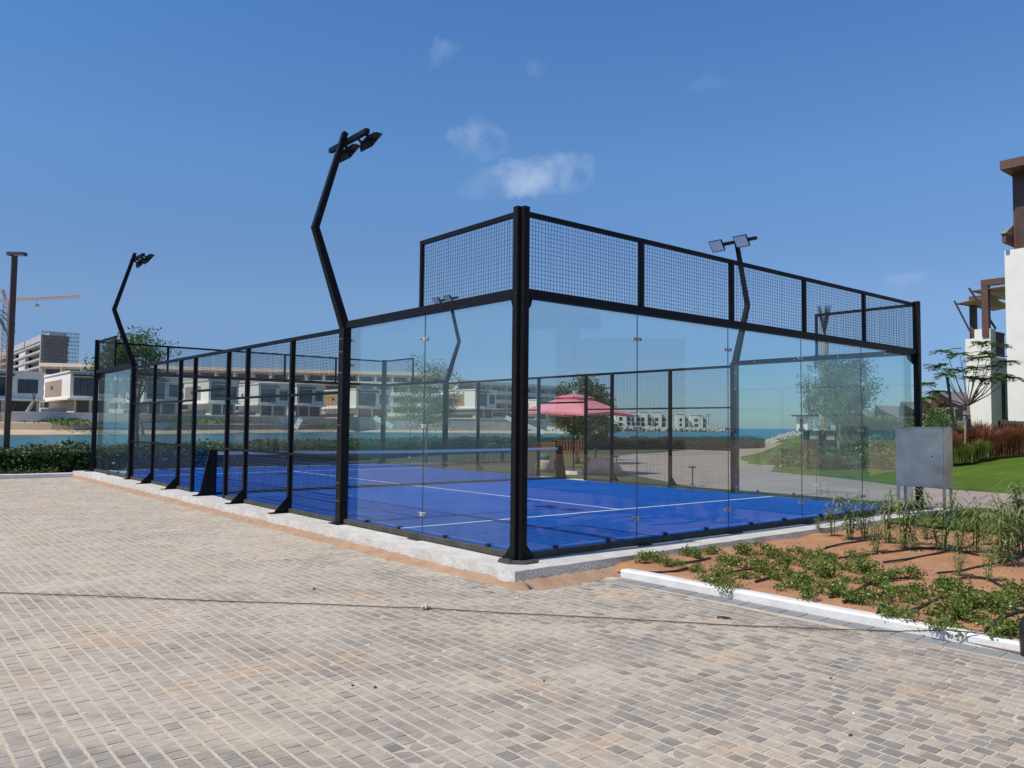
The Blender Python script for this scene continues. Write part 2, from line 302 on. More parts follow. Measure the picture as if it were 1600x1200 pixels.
def thing(name, label, cat, loc=(0, 0, 0), group=None):
    o = bpy.data.objects.new(name, None); o.empty_display_size = .2; link(o); o.location = loc; o['label'] = label; o['category'] = cat
    if group: o['group'] = group
    ROOT[o] = Vector(loc); return o
def finish(me, m, smooth=False):
    me.materials.append(M_[m] if isinstance(m, str) else m)
    if smooth: me.polygons.foreach_set('use_smooth', [True]*len(me.polygons))
    return me
def part(name, mb, m, parent, smooth=False, kind=None, label=None):
    """mesh part in world coordinates under parent; origin at the thing's base"""
    off = ROOT.get(parent, Vector((0, 0, 0)))
    if isinstance(mb, MB):
        me = bpy.data.meshes.new(name); me.from_pydata([(x-off.x, y-off.y, z-off.z) for x, y, z in mb.v], [], mb.f); me.update()
        bm = bmesh.new(); bm.from_mesh(me); bmesh.ops.recalc_face_normals(bm, faces=bm.faces); bm.to_mesh(me); bm.free()
    else: me = mesh_np(name, np.asarray(mb[0])-np.array(off), mb[1])
    o = bpy.data.objects.new(name, finish(me, m, smooth)); link(o, parent); ROOT[o] = off
    if kind: o['kind'] = kind
    if label: o['label'] = label
    return o
def single(name, mb, m, label=None, cat=None, group=None, kind=None, loc=(0, 0, 0), smooth=False):
    """a thing (or piece of the setting) that is one mesh"""
    e = Vector(loc); ROOT['tmp'] = e; o = part(name, mb, m, 'tmp' if False else None, smooth) if loc == (0, 0, 0) else None
    if o is None:
        if isinstance(mb, MB):
            me = bpy.data.meshes.new(name); me.from_pydata([(x-e.x, y-e.y, z-e.z) for x, y, z in mb.v], [], mb.f); me.update()
            bm = bmesh.new(); bm.from_mesh(me); bmesh.ops.recalc_face_normals(bm, faces=bm.faces); bm.to_mesh(me); bm.free()
        else: me = mesh_np(name, np.asarray(mb[0])-np.array(e), mb[1])
        o = link(bpy.data.objects.new(name, finish(me, m, smooth))); o.location = e
    ROOT[o] = e
    for k, x in (('label', label), ('category', cat), ('group', group), ('kind', kind)):
        if x: o[k] = x
    return o
def copy_tree(o, loc=None, rotz=None, scale=None, parent=None, label=None, group=None, sx=None):
    c = o.copy(); link(c, parent)
    if loc is not None: c.location = loc
    if rotz is not None: c.rotation_euler = (0, 0, rotz)
    if scale is not None: c.scale = (scale,)*3 if not hasattr(scale, '__len__') else scale
    if label: c['label'] = label
    if group: c['group'] = group
    for ch in list(o.children): copy_tree(ch, parent=c)
    return c
def quads_from(cent, ax, side, ln, wd):
    """leaf shaped rhombi: centre, long axis, side axis (unit arrays), length and width"""
    a = cent-ax*(ln/2)[:, None]; t = cent+ax*(ln/2)[:, None]; m = cent-ax*(ln*.08)[:, None]
    l = m-side*(wd/2)[:, None]; r = m+side*(wd/2)[:, None]
    v = np.stack([a, r, t, l], 1).reshape(-1, 3); f = np.arange(len(v)).reshape(-1, 4); return v, f
def unit(a): return a/np.maximum(np.linalg.norm(a, axis=-1, keepdims=True), 1e-9)
def leaf_cloud(cent, size, aspect=.5, rng=RNG, flat=.0):
    n = len(cent); ax = unit(rng.normal(size=(n, 3))*np.array([1, 1, 1-flat])); s = unit(np.cross(ax, rng.normal(size=(n, 3))))
    ln = size*rng.uniform(.65, 1.35, n); return quads_from(cent, ax, s, ln, ln*aspect)
def merge(lst):
    vs, fs, o = [], [], 0
    for v, f in lst: vs.append(v); fs.append(f+o); o += len(v)
    return np.concatenate(vs), np.concatenate(fs)
# ================================================================== THE SETTING
GZ = -.16
def poly_sheet(name, pts, m, kind='structure', z=None, **k):
    mb = MB(); v = [(p[0], p[1], p[2] if z is None else z) for p in pts]; mb.add(v, [tuple(range(len(v)))]); return single(name, mb, m, kind=kind, **k)
# sea and lagoon: one sheet to the horizon
wv = [(-7000, -7000, -.6), (9000, -7000, -.6), (9000, 9000, -.6), (-7000, 9000, -.6)]
poly_sheet('lagoon_water', wv, 'water')
# near land: sandy ground under the paving, lawn and paths; its far edge follows the back of the hedge
HEDGE = [(-9, 22.0), (-2.2, 22.0), (1.5, 22.2), (7, 24.2), (13, 27.5), (20, 31.5), (27.5, 34), (36, 34.5), (45, 33), (56, 33.5)]
shore = [(x-.3, y+2.6) for x, y in HEDGE]
land = MB(); lp = [(-60, -60)]+[(120, -60), (190, -10), (170, 60), (120, 62), (85, 52), (66, 40)]+shore[::-1]+[(-60, 24)]
n = len(lp); land.add([(x, y, GZ-.03) for x, y in lp]+[(x, y, -2.2) for x, y in lp], [tuple(range(n))]+[(i, i+n, (i+1) % n+n, (i+1) % n) for i in range(n)])
single('ground', land, 'sand', kind='structure')
# ---- paved plaza of small square setts
plaza_pts = [(-24, -24), (1.3, -24), (.75, -.9), (.70, -.62), (-.2, -.58), (-.53, -.3), (-.53, 20.05), (-24, 20.05)]
plaza = poly_sheet('paved_plaza', plaza_pts, 'joint', z=GZ-.002)
def paver_geo(x, y, lx, ly, rng):
    c, gap = .0035, .0
    hx, hy = lx/2, ly/2
    z1 = GZ+rng.uniform(-.0015, .002); t = rng.uniform(-.0012, .0012, 2)
    v = []
    for (sx, sy, k, zz) in [(-1, -1, 0, GZ-.02), (1, -1, 0, GZ-.02), (1, 1, 0, GZ-.02), (-1, 1, 0, GZ-.02), (-1, -1, 1, z1), (1, -1, 1, z1), (1, 1, 1, z1), (-1, 1, 1, z1)]:
        v.append((x+sx*(hx-k*c), y+sy*(hy-k*c), zz+(t[0]*sx+t[1]*sy if k else 0)))
    return v
QF = [(4, 5, 6, 7), (0, 1, 5, 4), (1, 2, 6, 5), (2, 3, 7, 6), (3, 0, 4, 7)]
rngp = np.random.default_rng(3); near = []; far_v = []; cnt = 0
rowx = -10.0; spots = []
ri = 0
while rowx < .80:
    pitch = .1; y = -9.0+(.05 if ri % 2 else 0)+rngp.uniform(-.012, .012); ymax = 20.0 if rowx < -.62 else (-.68 if rowx < .52 else -.86-(rowx+.05-.558)/.0311)
    while y < ymax:
        ln = .1+rngp.uniform(-.006, .006)
        d = (rowx-CAM[0])*FW[0]+(y-CAM[1])*FW[1]
        lat = (rowx-CAM[0])*RT[0]+(y-CAM[1])*RT[1]
        if d > 1.5 and abs(lat) < d*.64+2.2: spots.append((rowx+rngp.uniform(-.0015, .0015), y+ln/2, .1-.012, ln-.0045, d, lat))
        y += ln
    rowx += pitch; ri += 1
inview = [s for s in spots if abs(s[5]) < s[4]*.64 and s[4] > 3.2]
inview.sort(key=lambda s: s[4]); chosen = set(id(s) for s in inview[:300])
proto = None
allv = []
for s in spots:
    if id(s) in chosen:
        if proto is None:
            class R0:
                def uniform(self, a, b, n=None): return 0 if n is None else (0, 0)
            me = bpy.data.meshes.new('paver'); me.from_pydata(paver_geo(0, 0, .0905, .0935, R0()), [], QF); finish(me, 'paver'); proto = me
        o = bpy.data.objects.new('paver', proto); link(o, plaza); o.location = (s[0], s[1], random.uniform(-.001, .002)); o.scale = (s[2]/.0905, s[3]/.0935, 1); o.rotation_euler = (random.uniform(-.015, .015), random.uniform(-.015, .015), random.uniform(-.012, .012))
    else: allv += paver_geo(*s[:4], rngp)
nb = len(allv)//8
fa = (np.array(QF)[None]+8*np.arange(nb)[:, None, None]).reshape(-1, 4)
o = part('small_paver', (np.array(allv), fa), 'paver', plaza, kind='stuff')
# larger grey edging pavers along the white kerb
y = -9.0; i = 0
epm = bpy.data.meshes.new('edge_paver'); h = .098; epm.from_pydata([(-.095, -h, -.02), (.095, -h, -.02), (.095, h, -.02), (-.095, h, -.02), (-.09, -h+.005, .004), (.09, -h+.005, .004), (.09, h-.005, .004), (-.09, h-.005, .004)], [], QF); finish(epm, 'edgepaver')
while y < -.8:
    o = bpy.data.objects.new('edge_paver', epm); link(o, plaza); o.location = (.656+.0311*(-y-.86), y, GZ+random.uniform(-.001, .002)); o.rotation_euler = (0, 0, .03); y += .2
    
# ---- court slab, turf, lines
slab = MB(); rs = np.random.default_rng(5)
def slab_edge():
    x0, x1, y0, y1 = -.53, 10.55, -.56, 20.55; top, bot = [], []
    def run(ax, ay, bx, by, nx, ny, st):
        L_ = math.hypot(bx-ax, by-ay); k = int(L_/st)
        for i in range(k):
            t = i/k; j = rs.normal()*.004; j2 = rs.normal()*.009
            top.append((ax+(bx-ax)*t+nx*j, ay+(by-ay)*t+ny*j, -.002+rs.normal()*.002)); bot.append((ax+(bx-ax)*t+nx*(j2+.02), ay+(by-ay)*t+ny*(j2+.02), GZ-.05))
    run(x0, y0, x1, y0, 0, -1, .25); run(x1, y0, x1, y1, 1, 0, .5); run(x1, y1, x0, y1, 0, 1, .5); run(x0, y1, x0, y0, -1, 0, .12)
    mid = [((a[0]+b[0])/2+rs.normal()*.003, (a[1]+b[1])/2+rs.normal()*.003, -.08+rs.normal()*.006) for a, b in zip(top, bot)]
    n = len(top); slab.add(top+mid+bot, [tuple(range(n))]+[(i, i+n, (i+1) % n+n, (i+1) % n) for i in range(n)]+[(i+n, i+2*n, (i+1) % n+2*n, (i+1) % n+n) for i in range(n)])
slab_edge(); single('concrete_slab', slab, 'concrete', kind='structure')
poly_sheet('court_turf', [(0, 0), (10, 0), (10, 20), (0, 20)] and [(.0, .0, 0), (10, 0, 0), (10, 20, 0), (0, 20, 0)], 'turf', z=.006)
lines = MB()
for x0, x1, y0, y1 in ((0.02, 9.98, 3.02, 3.075), (0.02, 9.98, 16.925, 16.98), (4.975, 5.025, 3.077, 16.923)):
    lines.add([(x0, y0, .010), (x1, y0, .010), (x1, y1, .010), (x0, y1, .010)], [(0, 1, 2, 3)])
single('court_lines', lines, 'line', kind='structure')
# ---- sand spilled along the slab (uneven low ridge)
def sand_ridge(path, wid, hgt, seed):
    r = np.random.default_rng(seed); mb = MB(); rows = []; m = 7
    for i, (p, nrm) in enumerate(path):
        w_ = wid*(.7+.5*r.random()+.25*math.sin(i*.37)); row = []
        for k in range(m+1):
            t = k/m; hh = hgt*math.cos(t*math.pi/2)**1.3*(.7+.5*r.random()); row.append((p[0]+nrm[0]*t*w_, p[1]+nrm[1]*t*w_, GZ+.001+hh-(.012 if k == m else 0)+r.normal()*.003))
        rows.append(row)
    v = [q for row in rows for q in row]; c = m+1
    mb.add(v, [(i*c+k, i*c+k+1, (i+1)*c+k+1, (i+1)*c+k) for i in range(len(rows)-1) for k in range(m)]); return mb
def corner_ridge():
    r = np.random.default_rng(8); rows = []; m = 9; st = []
    y = 20.3
    while y > -.40: st.append(((-.50, y), (-1, 0), .24 if y > 1.2 else .24-.08*(1.2-y)/1.6)); y -= .11
    for k in range(9): a = math.pi+k*math.pi/16; st.append(((-.47, -.50), (math.cos(a), math.sin(a)), .17+.03*k))
    x = -.44
    while x < 1.25: st.append(((x, -.52), (-.18, -1), .40-.10*abs(x-.05) if x < .6 else .34)); x += .06
    n = len(st)
    for i, (p, nr, wd) in enumerate(st):
        w_ = wd*(.85+.28*r.random()+.10*math.sin(i*.31)); end = min(1, i/6, (n-1-i)/4); row = []
        for k in range(m+1): t = k/m; row.append((p[0]+nr[0]*t*w_, p[1]+nr[1]*t*w_, GZ-.012+end*.075*math.cos(t*math.pi/2)**1.2*(.75+.4*r.random())+(r.normal()*.003 if k < m else -.01)))
        rows.append(row)
    c = m+1; return MB().add([q for row in rows for q in row], [(i*c+k, i*c+k+1, (i+1)*c+k+1, (i+1)*c+k) for i in range(n-1) for k in range(m)])
single('sand_strip', corner_ridge(), 'sand', kind='structure', smooth=True)
# ---- kerbs
kb = MB(); kerbpts = [(.80, -1.0), (.76, -.88)]
def kerb_run(mb, a, b, wdt, h, chamf=.02, seg=24, seed=0):
    r = np.random.default_rng(seed); a = Vector((*a, 0)); b = Vector((*b, 0)); d = (b-a).normalized(); s = Vector((d.y, -d.x, 0)); rows = []
    for i in range(seg+1):
        p = a+(b-a)*i/seg; j = r.normal()*.002
        rows.append([p+Vector((0, 0, GZ-.03)), p+Vector((0, 0, GZ+h-chamf+j)), p+s*chamf+Vector((0, 0, GZ+h+j)), p+s*(wdt-.01)+Vector((0, 0, GZ+h+j)), p+s*wdt+Vector((0, 0, GZ+h-.01)), p+s*wdt+Vector((0, 0, GZ-.03))])
    n = 6; mb.add([q for row in rows for q in row], [(i*n+k, i*n+k+1, (i+1)*n+k+1, (i+1)*n+k) for i in range(seg) for k in range(n-1)]+[tuple(range(n)), tuple(range(seg*n, seg*n+n))])
kerb_run(kb, (1.07, -11), (.755, -.86), .13, .09, seg=40); single('kerb', kb, 'kerbpaint', kind='structure')
kb = MB(); kerb_run(kb, (-.62, 20.06), (-14, 20.06), .14, .13, seg=30, seed=2); single('kerb', kb, 'kerbpaint', kind='structure')
# ---- planting bed soil (lumpy), lawn strip and path on the right
def grid_sheet(x0, x1, y0, y1, nx, ny, zf):
    xs = np.linspace(x0, x1, nx); ys = np.linspace(y0, y1, ny); X, Y = np.meshgrid(xs, ys); Z = zf(X, Y)
    v = np.stack([X, Y, Z], -1).reshape(-1, 3); i = np.arange((ny-1)*nx).reshape(ny-1, nx)[:, :-1].ravel(); return v, np.stack([i, i+1, i+nx+1, i+nx], 1)
def lump(X, Y, s=1, seed=0):
    r = np.random.default_rng(seed); z = 0
    for k in range(14):
        a = r.uniform(0, 6.28); f = r.uniform(1.2, 7)*s; z = z+np.sin((X*np.cos(a)+Y*np.sin(a))*f+r.uniform(0, 6))/f
    return z
BEDZ = -.075
def bedz(X, Y): return BEDZ+.018*lump(X, Y, 1.2, 4)-.06*np.clip((1.05-X)/.25, 0, 1)
bed = single('planting_bed', grid_sheet(.86, 8.6, -11, -.50, 150, 190, bedz), 'soil', kind='structure', smooth=True)
lawn_near = single('lawn', grid_sheet(7.7, 11.6, -11, -.50, 30, 60, lambda X, Y: -.045+.008*lump(X, Y, 1, 9)), 'lawn', kind='structure', smooth=True)
poly_sheet('lawn', [(10.5, 2.5), (10.9, 2.5), G(1130, 768), G(1060, 757), G(985, 742), G(952, 722), G(955, 713), (42, 31), (45, 32.4), (36, 34), (27.5, 33.5), (20, 31), (13, 27), (7, 23.8), (1.5, 21.8), (-.4, 21.6), (-.4, 20.5), (10.5, 20.5)], 'scrub', z=-.156)
ppts = [G(952, 722), G(985, 742), G(1060, 757), G(1130, 768), (11.0, 3.5, 0), (11.1, 0, 0), (11.3, -2.5, 0), (11.3, -11, 0), (18.5, -11, 0), (21, -3, 0), (24, 6, 0), (26, 9.5, 0), (36, 15, 0), (48, 26, 0), G(1140, 706), G(1040, 707), G(990, 709.5), G(955, 714)]
path = poly_sheet('footpath', ppts, 'pathpaver', z=-.150)
pj = MB()          # path setts are told apart near the court only: courses of joints
# ---- right-hand lawn, sloping up; mound; planted bed beyond the path
def strip(name, near, farp, m, zn, zf, nn=10, amp=.03, power=1.0, seed=3):
    r = np.random.default_rng(seed); k = len(near); rows = []
    for j in range(nn+1):
        t = j/nn; rows.append([(near[i][0]*(1-t)+farp[i][0]*t, near[i][1]*(1-t)+farp[i][1]*t, (zn[i] if hasattr(zn, '__len__') else zn)*(1-t**power)+(zf[i] if hasattr(zf, '__len__') else zf)*t**power+(r.normal()*amp if 0 < j else 0)) for i in range(k)])
    return single(name, MB().add([q for row in rows for q in row], [(j*k+i, j*k+i+1, (j+1)*k+i+1, (j+1)*k+i) for j in range(nn) for i in range(k-1)]), m, kind='structure', smooth=True)
nearL = [G(u, v, -.14) for u, v in ((1203, 736), (1240, 740), (1280, 743), (1340, 750), (1395, 757), (1480, 764), (1600, 772), (1800, 790), (2100, 815))]
farL = [P(u, v, d) for u, v, d in ((1230, 724, 36), (1262, 726, 35), (1300, 727, 33), (1350, 727, 31), (1400, 729, 30), (1485, 724, 30), (1600, 708, 30), (1800, 700, 28), (2100, 700, 26))]
strip('lawn', nearL, farL, 'lawn', -.142, [p[2] for p in farL], 8, .008, 1.0)
farL2 = [P(u, v, d) for u, v, d in ((1230, 690, 70), (1262, 688, 70), (1300, 684, 68), (1350, 680, 66), (1400, 678, 64), (1485, 676, 62), (1600, 676, 60), (1800, 676, 60), (2100, 676, 60))]
strip('far_ground', [tuple(p) for p in farL], farL2, 'lawn', [p[2] for p in farL], [p[2] for p in farL2], 4, .0)
# grass mound left of the bins
nearM = [G(u, v, -.14) for u, v in ((1168, 724), (1190, 726), (1215, 727), (1245, 722), (1290, 718))]
farM = [P(u, v, d) for u, v, d in ((1172, 720, 40), (1200, 705, 42), (1228, 690, 43), (1257, 676.5, 44), (1310, 676, 44))]
strip('grass_mound', nearM, farM, 'lawn', -.14, [p[2] for p in farM], 8, .012, .8)
backM = [(p[0]+6, p[1]+6, -.3) for p in farM]; strip('grass_mound', farM, backM, 'lawn', [p[2] for p in farM], -.3, 3, .0)
# ================================================================== PADEL COURT ENCLOSURE
A = .05            # frame plane lies just outside the glass
def mesh_wires(plane, c, a0, a1, z0, z1, step=.05, r=.0019, seed=0):
    """welded wire mesh in a vertical plane; plane 'x' (c = x, runs along y) or 'y'"""
    rg = np.random.default_rng(seed); V = []; 
    def wire(p, q):
        d = q-p; d = d/np.linalg.norm(d); n1 = np.array([0, 0, 1.]) if abs(d[2]) < .5 else (np.array([1., 0, 0]) if plane == 'y' else np.array([0, 1., 0])); n2 = np.cross(d, n1)
        for e in (p, q):
            for s in ((1, 1), (-1, 1), (-1, -1), (1, -1)): V.append(e+r*(s[0]*n1+s[1]*n2))
    mk = (lambda a, z, o=0: np.array([c+o, a, z])) if plane == 'x' else (lambda a, z, o=0: np.array([a, c+o, z]))
    na = int(round((a1-a0)/step)); nz = int(round((z1-z0)/step)); jit = rg.normal(0, .0035, na+1)
    for i in range(1, na): a = a0+(a1-a0)*i/na+jit[i]; wire(mk(a, z0), mk(a+rg.normal(0, .002), z1))
    ph = rg.uniform(0, 6)
    for j in range(1, nz):
        z = z0+(z1-z0)*j/nz; k = 4; pts = [mk(a0+(a1-a0)*t/k, z+.004*math.sin(ph+t*2.1+j*.15), .0042) for t in range(k+1)]
        for p, q in zip(pts[:-1], pts[1:]): wire(p, q)
    V = np.array(V); n = len(V)//8; Q = np.array([(0, 1, 5, 4), (1, 2, 6, 5), (2, 3, 7, 6), (3, 0, 4, 7)])
    return V, (Q[None]+8*np.arange(n)[:, None, None]).reshape(-1, 4)
def clamp(root, plane, c, a, z, outward):
    mb = MB(); hw, hh = .065, .022
    for s in (0, 1):
        o0 = c+outward*(.009) if s == 0 else c-outward*.021
        lo, hi = min(o0, o0+outward*.012), max(o0, o0+outward*.012)
        if plane == 'y': mb.box(a-hw, a+hw, lo, hi, z-hh, z+hh)
        else: mb.box(lo, hi, a-hw, a+hw, z-hh, z+hh)
    cl = part('glass_clamp', mb, 'clamp', root)
    for da in (-.042, .042):
        p = (a+da, c+outward*.021, z) if plane == 'y' else (c+outward*.021, a+da, z); q = (a+da, c+outward*.030, z) if plane == 'y' else (c+outward*.030, a+da, z)
        part('bolt', MB().tube([p, q], .012, 8), 'darkmetal', cl)
def glass_bolts(root, plane, c, lst, outward):
    for a, z in lst:
        p = Vector((a, c, z)) if plane == 'y' else Vector((c, a, z)); d = Vector((0, outward, 0)) if plane == 'y' else Vector((outward, 0, 0))
        part('glass_bolt', MB().tube([p-d*.03, p+d*.03], .016, 8), 'steel', root)
def end_wall(y, out, label):
    """glass end wall across the court: two corner posts, beam, five panes, mesh above"""
    r = thing('glass_end_wall', label, 'glass wall', (5, y, 0), 'padel court walls')
    yf = y+out*A
    def yb(a, b): return (min(y+out*a, y+out*b), max(y+out*a, y+out*b))
    for cx, s in ((0, -1), (10, 1)):
        mb = MB(); x0, x1 = sorted((cx+s*.02, cx+s*.10)); mb.box(x0, x1, *yb(.055, .155), 0.012, 4.03)
        part('corner_post', mb, 'black', r)
        g = MB()       # octagonal base plate and gussets
        pc = Vector((cx+s*.09, y+out*.09)); g.prism([(pc.x+.24*math.cos(math.pi/8+k*math.pi/4), pc.y+.24*math.sin(math.pi/8+k*math.pi/4)) for k in range(8)], 0, .014); pl = part('base_plate', g, 'dusty', r)
        gm = MB(); xx = cx-s*.02; gm.extr([(cx+s*.018, y+out*.13, .014), (cx-s*.13, y+out*.13, .014), (cx+s*.018, y+out*.13, .20)], (0, .012, 0)); part('gusset', gm, 'black', pl)
        for k in range(4): a = .4+k*math.pi/2; part('anchor_bolt', MB().tube([(pc.x+.195*math.cos(a), pc.y+.195*math.sin(a), .012), (pc.x+.195*math.cos(a), pc.y+.195*math.sin(a), .05)], .011, 6), 'darkmetal', pl)
        st = MB(); x0, x1 = sorted((cx-s*.0, cx+s*.15)); st.box(x0, x1, *yb(.10, .105), 3.02, 3.035); part('stiffener', st, 'black', r)
    part('beam', MB().box(-.018, 10.018, *yb(.02, .12), 2.985, 3.09), 'black', r)
    part('top_rail', MB().box(-.018, 10.018, *yb(.04, .09), 3.94, 3.995), 'black', r)
    part('bottom_rail', MB().box(-.018, 10.018, *yb(.012, .085), .012, .075), 'dusty', r)
    for i in range(5):
        p = part('glass_pane', MB().box(i*2+.004, i*2+1.996, y-.006, y+.006, .03, 2.99), 'pane', r)
        w0, w1 = i*2+(.045 if i else .02), i*2+2-(.045 if i < 4 else .02)
        part('wire_mesh', mesh_wires('y', y+out*.065, w0-.02, w1+.02, 3.09, 3.94, seed=i+int(y)), 'wire', r)
        for a in (.55, 1.45): part('glass_stop', MB().box(i*2+a-.03, i*2+a+.03, *yb(.008, .035), .076, .115), 'rubber', r)
    for i in range(1, 5):
        part('mesh_post', MB().box(i*2-.03, i*2+.03, *yb(.035, .095), 3.09, 3.94), 'black', r)
        part('seam', MB().box(i*2-.0035, i*2+.0035, y-.0055, y+.0055, .031, 2.984), 'seam', r)
        for zz in (.33, 1.5, 2.67): clamp(r, 'y', y, i*2, zz, out)
        part('foot_plate', MB().box(i*2-.12, i*2+.12, *yb(.03, .16), 0, .010), 'darkmetal', r)
    for cx, s in ((0, 1), (10, -1)):      # haunches at beam ends
        hm = MB(); hm.extr([(cx-s*.018, y+out*.03, 2.984), (cx+s*.10, y+out*.03, 2.984), (cx+s*.075, y+out*.03, 2.90), (cx-s*.018, y+out*.03, 2.80)], (0, out*.05, 0)); part('haunch', hm, 'black', r)
    return r
end_wall(0, -1, 'near glass end wall with mesh band on top facing the flower bed')
end_wall(20, 1, 'far glass end wall of the blue court in front of the hedge')
YP = [6, 8, 9, 11, 12, 14]
def side_fence(x, out, label):
    r = thing('mesh_side_fence', label, 'fence', (x, 10, 0), 'padel court walls')
    def xb(a, b): return (min(x+out*a, x+out*b), max(x+out*a, x+out*b))
    for yy, s in ((0, -1), (20, 1)):
        y0, y1 = sorted((yy+s*.02, yy+s*.10)); part('corner_post', MB().box(*xb(.055, .155), y0, y1, .016, 4.03), 'black', r)
        hm = MB(); hm.extr([(x+out*.03, yy+s*.018, 2.984), (x+out*.03, yy-s*.10, 2.984), (x+out*.03, yy-s*.075, 2.90), (x+out*.03, yy+s*.018, 2.80)], (out*.05, 0, 0)); part('haunch', hm, 'black', r)
        gm = MB(); gm.extr([(x+out*.13, yy+s*.018, .016), (x+out*.13, yy-s*.13, .016), (x+out*.13, yy+s*.018, .20)], (.012, 0, 0)); part('gusset', gm, 'black', r)
    for q in (0, 1):            # both ends: two panes, beam, mesh return above the first pane
        f = (lambda t: t) if q == 0 else (lambda t: 20-t)
        def yb(a, b): return tuple(sorted((f(a), f(b))))
        part('beam', MB().box(*xb(.02, .12), *yb(-.018, 4.03), 2.985, 3.09), 'black', r)
        part('bottom_rail', MB().box(*xb(.012, .085), *yb(-.018, 4.03), .012, .075), 'dusty', r)
        for i in (0, 1): part('glass_pane', MB().box(x-.006, x+.006, *yb(i*2+.004, i*2+(1.996 if i == 0 else 2.06)), .03, 2.99), 'pane', r)
        for a in (.55, 1.45, 2.55, 3.45): part('glass_stop', MB().box(*xb(.008, .035), *yb(a-.03, a+.03), .076, .115), 'rubber', r)
        part('seam', MB().box(x-.0055, x+.0055, f(2.0)-.0035, f(2.0)+.0035, .031, 2.984), 'seam', r)
        for zz in (.33, 1.5, 2.67): clamp(r, 'x', x, f(2.0), zz, out)
        part('top_rail', MB().box(*xb(.04, .09), *yb(-.018, 2.03), 3.94, 3.995), 'black', r)
        part('mesh_post', MB().box(*xb(.042, .088), *yb(1.985, 2.03), 3.09, 3.94), 'black', r)
        part('wire_mesh', mesh_wires('x', x+out*.065, *yb(0, 1.99), 3.09, 3.94, seed=40+q), 'wire', r)
        part('foot_plate', MB().box(*xb(.03, .16), *yb(1.88, 2.12), 0, .010), 'darkmetal', r)
        glass_bolts(r, 'x', x, [(f(4.0), z) for z in (.42, 1.35, 2.42, 2.8)]+[(f(4.0), z) for z in (.15,)], out)
        glass_bolts(r, 'x', x+out*.03, [(f(a), 3.035) for a in (.5, 1.5, 2.5, 3.5)], -out)
    # mesh part between the flood light posts
    part('top_rail', MB().box(*xb(.035, .095), 4.17, 15.83, 2.94, 3.0), 'black', r)
    for yy in YP: 
        part('post', MB().box(*xb(.03, .11), yy-.035, yy+.035, 0.012, 2.94), 'black', r)
        if yy not in (9, 11):
            g = MB(); g.extr([(x+out*.112, yy-.03, .012), (x+out*.36, yy-.03, .012), (x+out*.112, yy-.03, .27)], (0, .012, 0)); g.box(*xb(.112, .42), yy-.07, yy+.07, 0, .012); part('foot_brace', g, 'black', r)
    bays = [(4.17, 5.965), (6.035, 7.965), (8.035, 8.965), (9.035, 10.965), (11.035, 11.965), (12.035, 13.965), (14.035, 15.83)]
    for i, (a, b) in enumerate(bays):
        gate = (i == 3); z0 = 2.23 if gate else .07
        if gate: part('lintel', MB().box(*xb(.04, .09), a, b, 2.18, 2.23), 'black', r)
        else:
            part('bottom_rail', MB().box(*xb(.035, .095), a, b, .012, .07), 'dusty', r)
            for zz in (1.0, 2.0): part('mid_rail', MB().box(*xb(.075, .115), a, b, zz-.02, zz+.02), 'black', r)
        part('wire_mesh', mesh_wires('x', x+out*.055, a-.01, b+.01, z0, 2.94, seed=60+i), 'wire', r)
    return r
side_fence(0, -1, 'long black mesh side fence with glass ends beside the brick plaza')
side_fence(10, 1, 'black mesh side fence on the far side before the pink parasol')
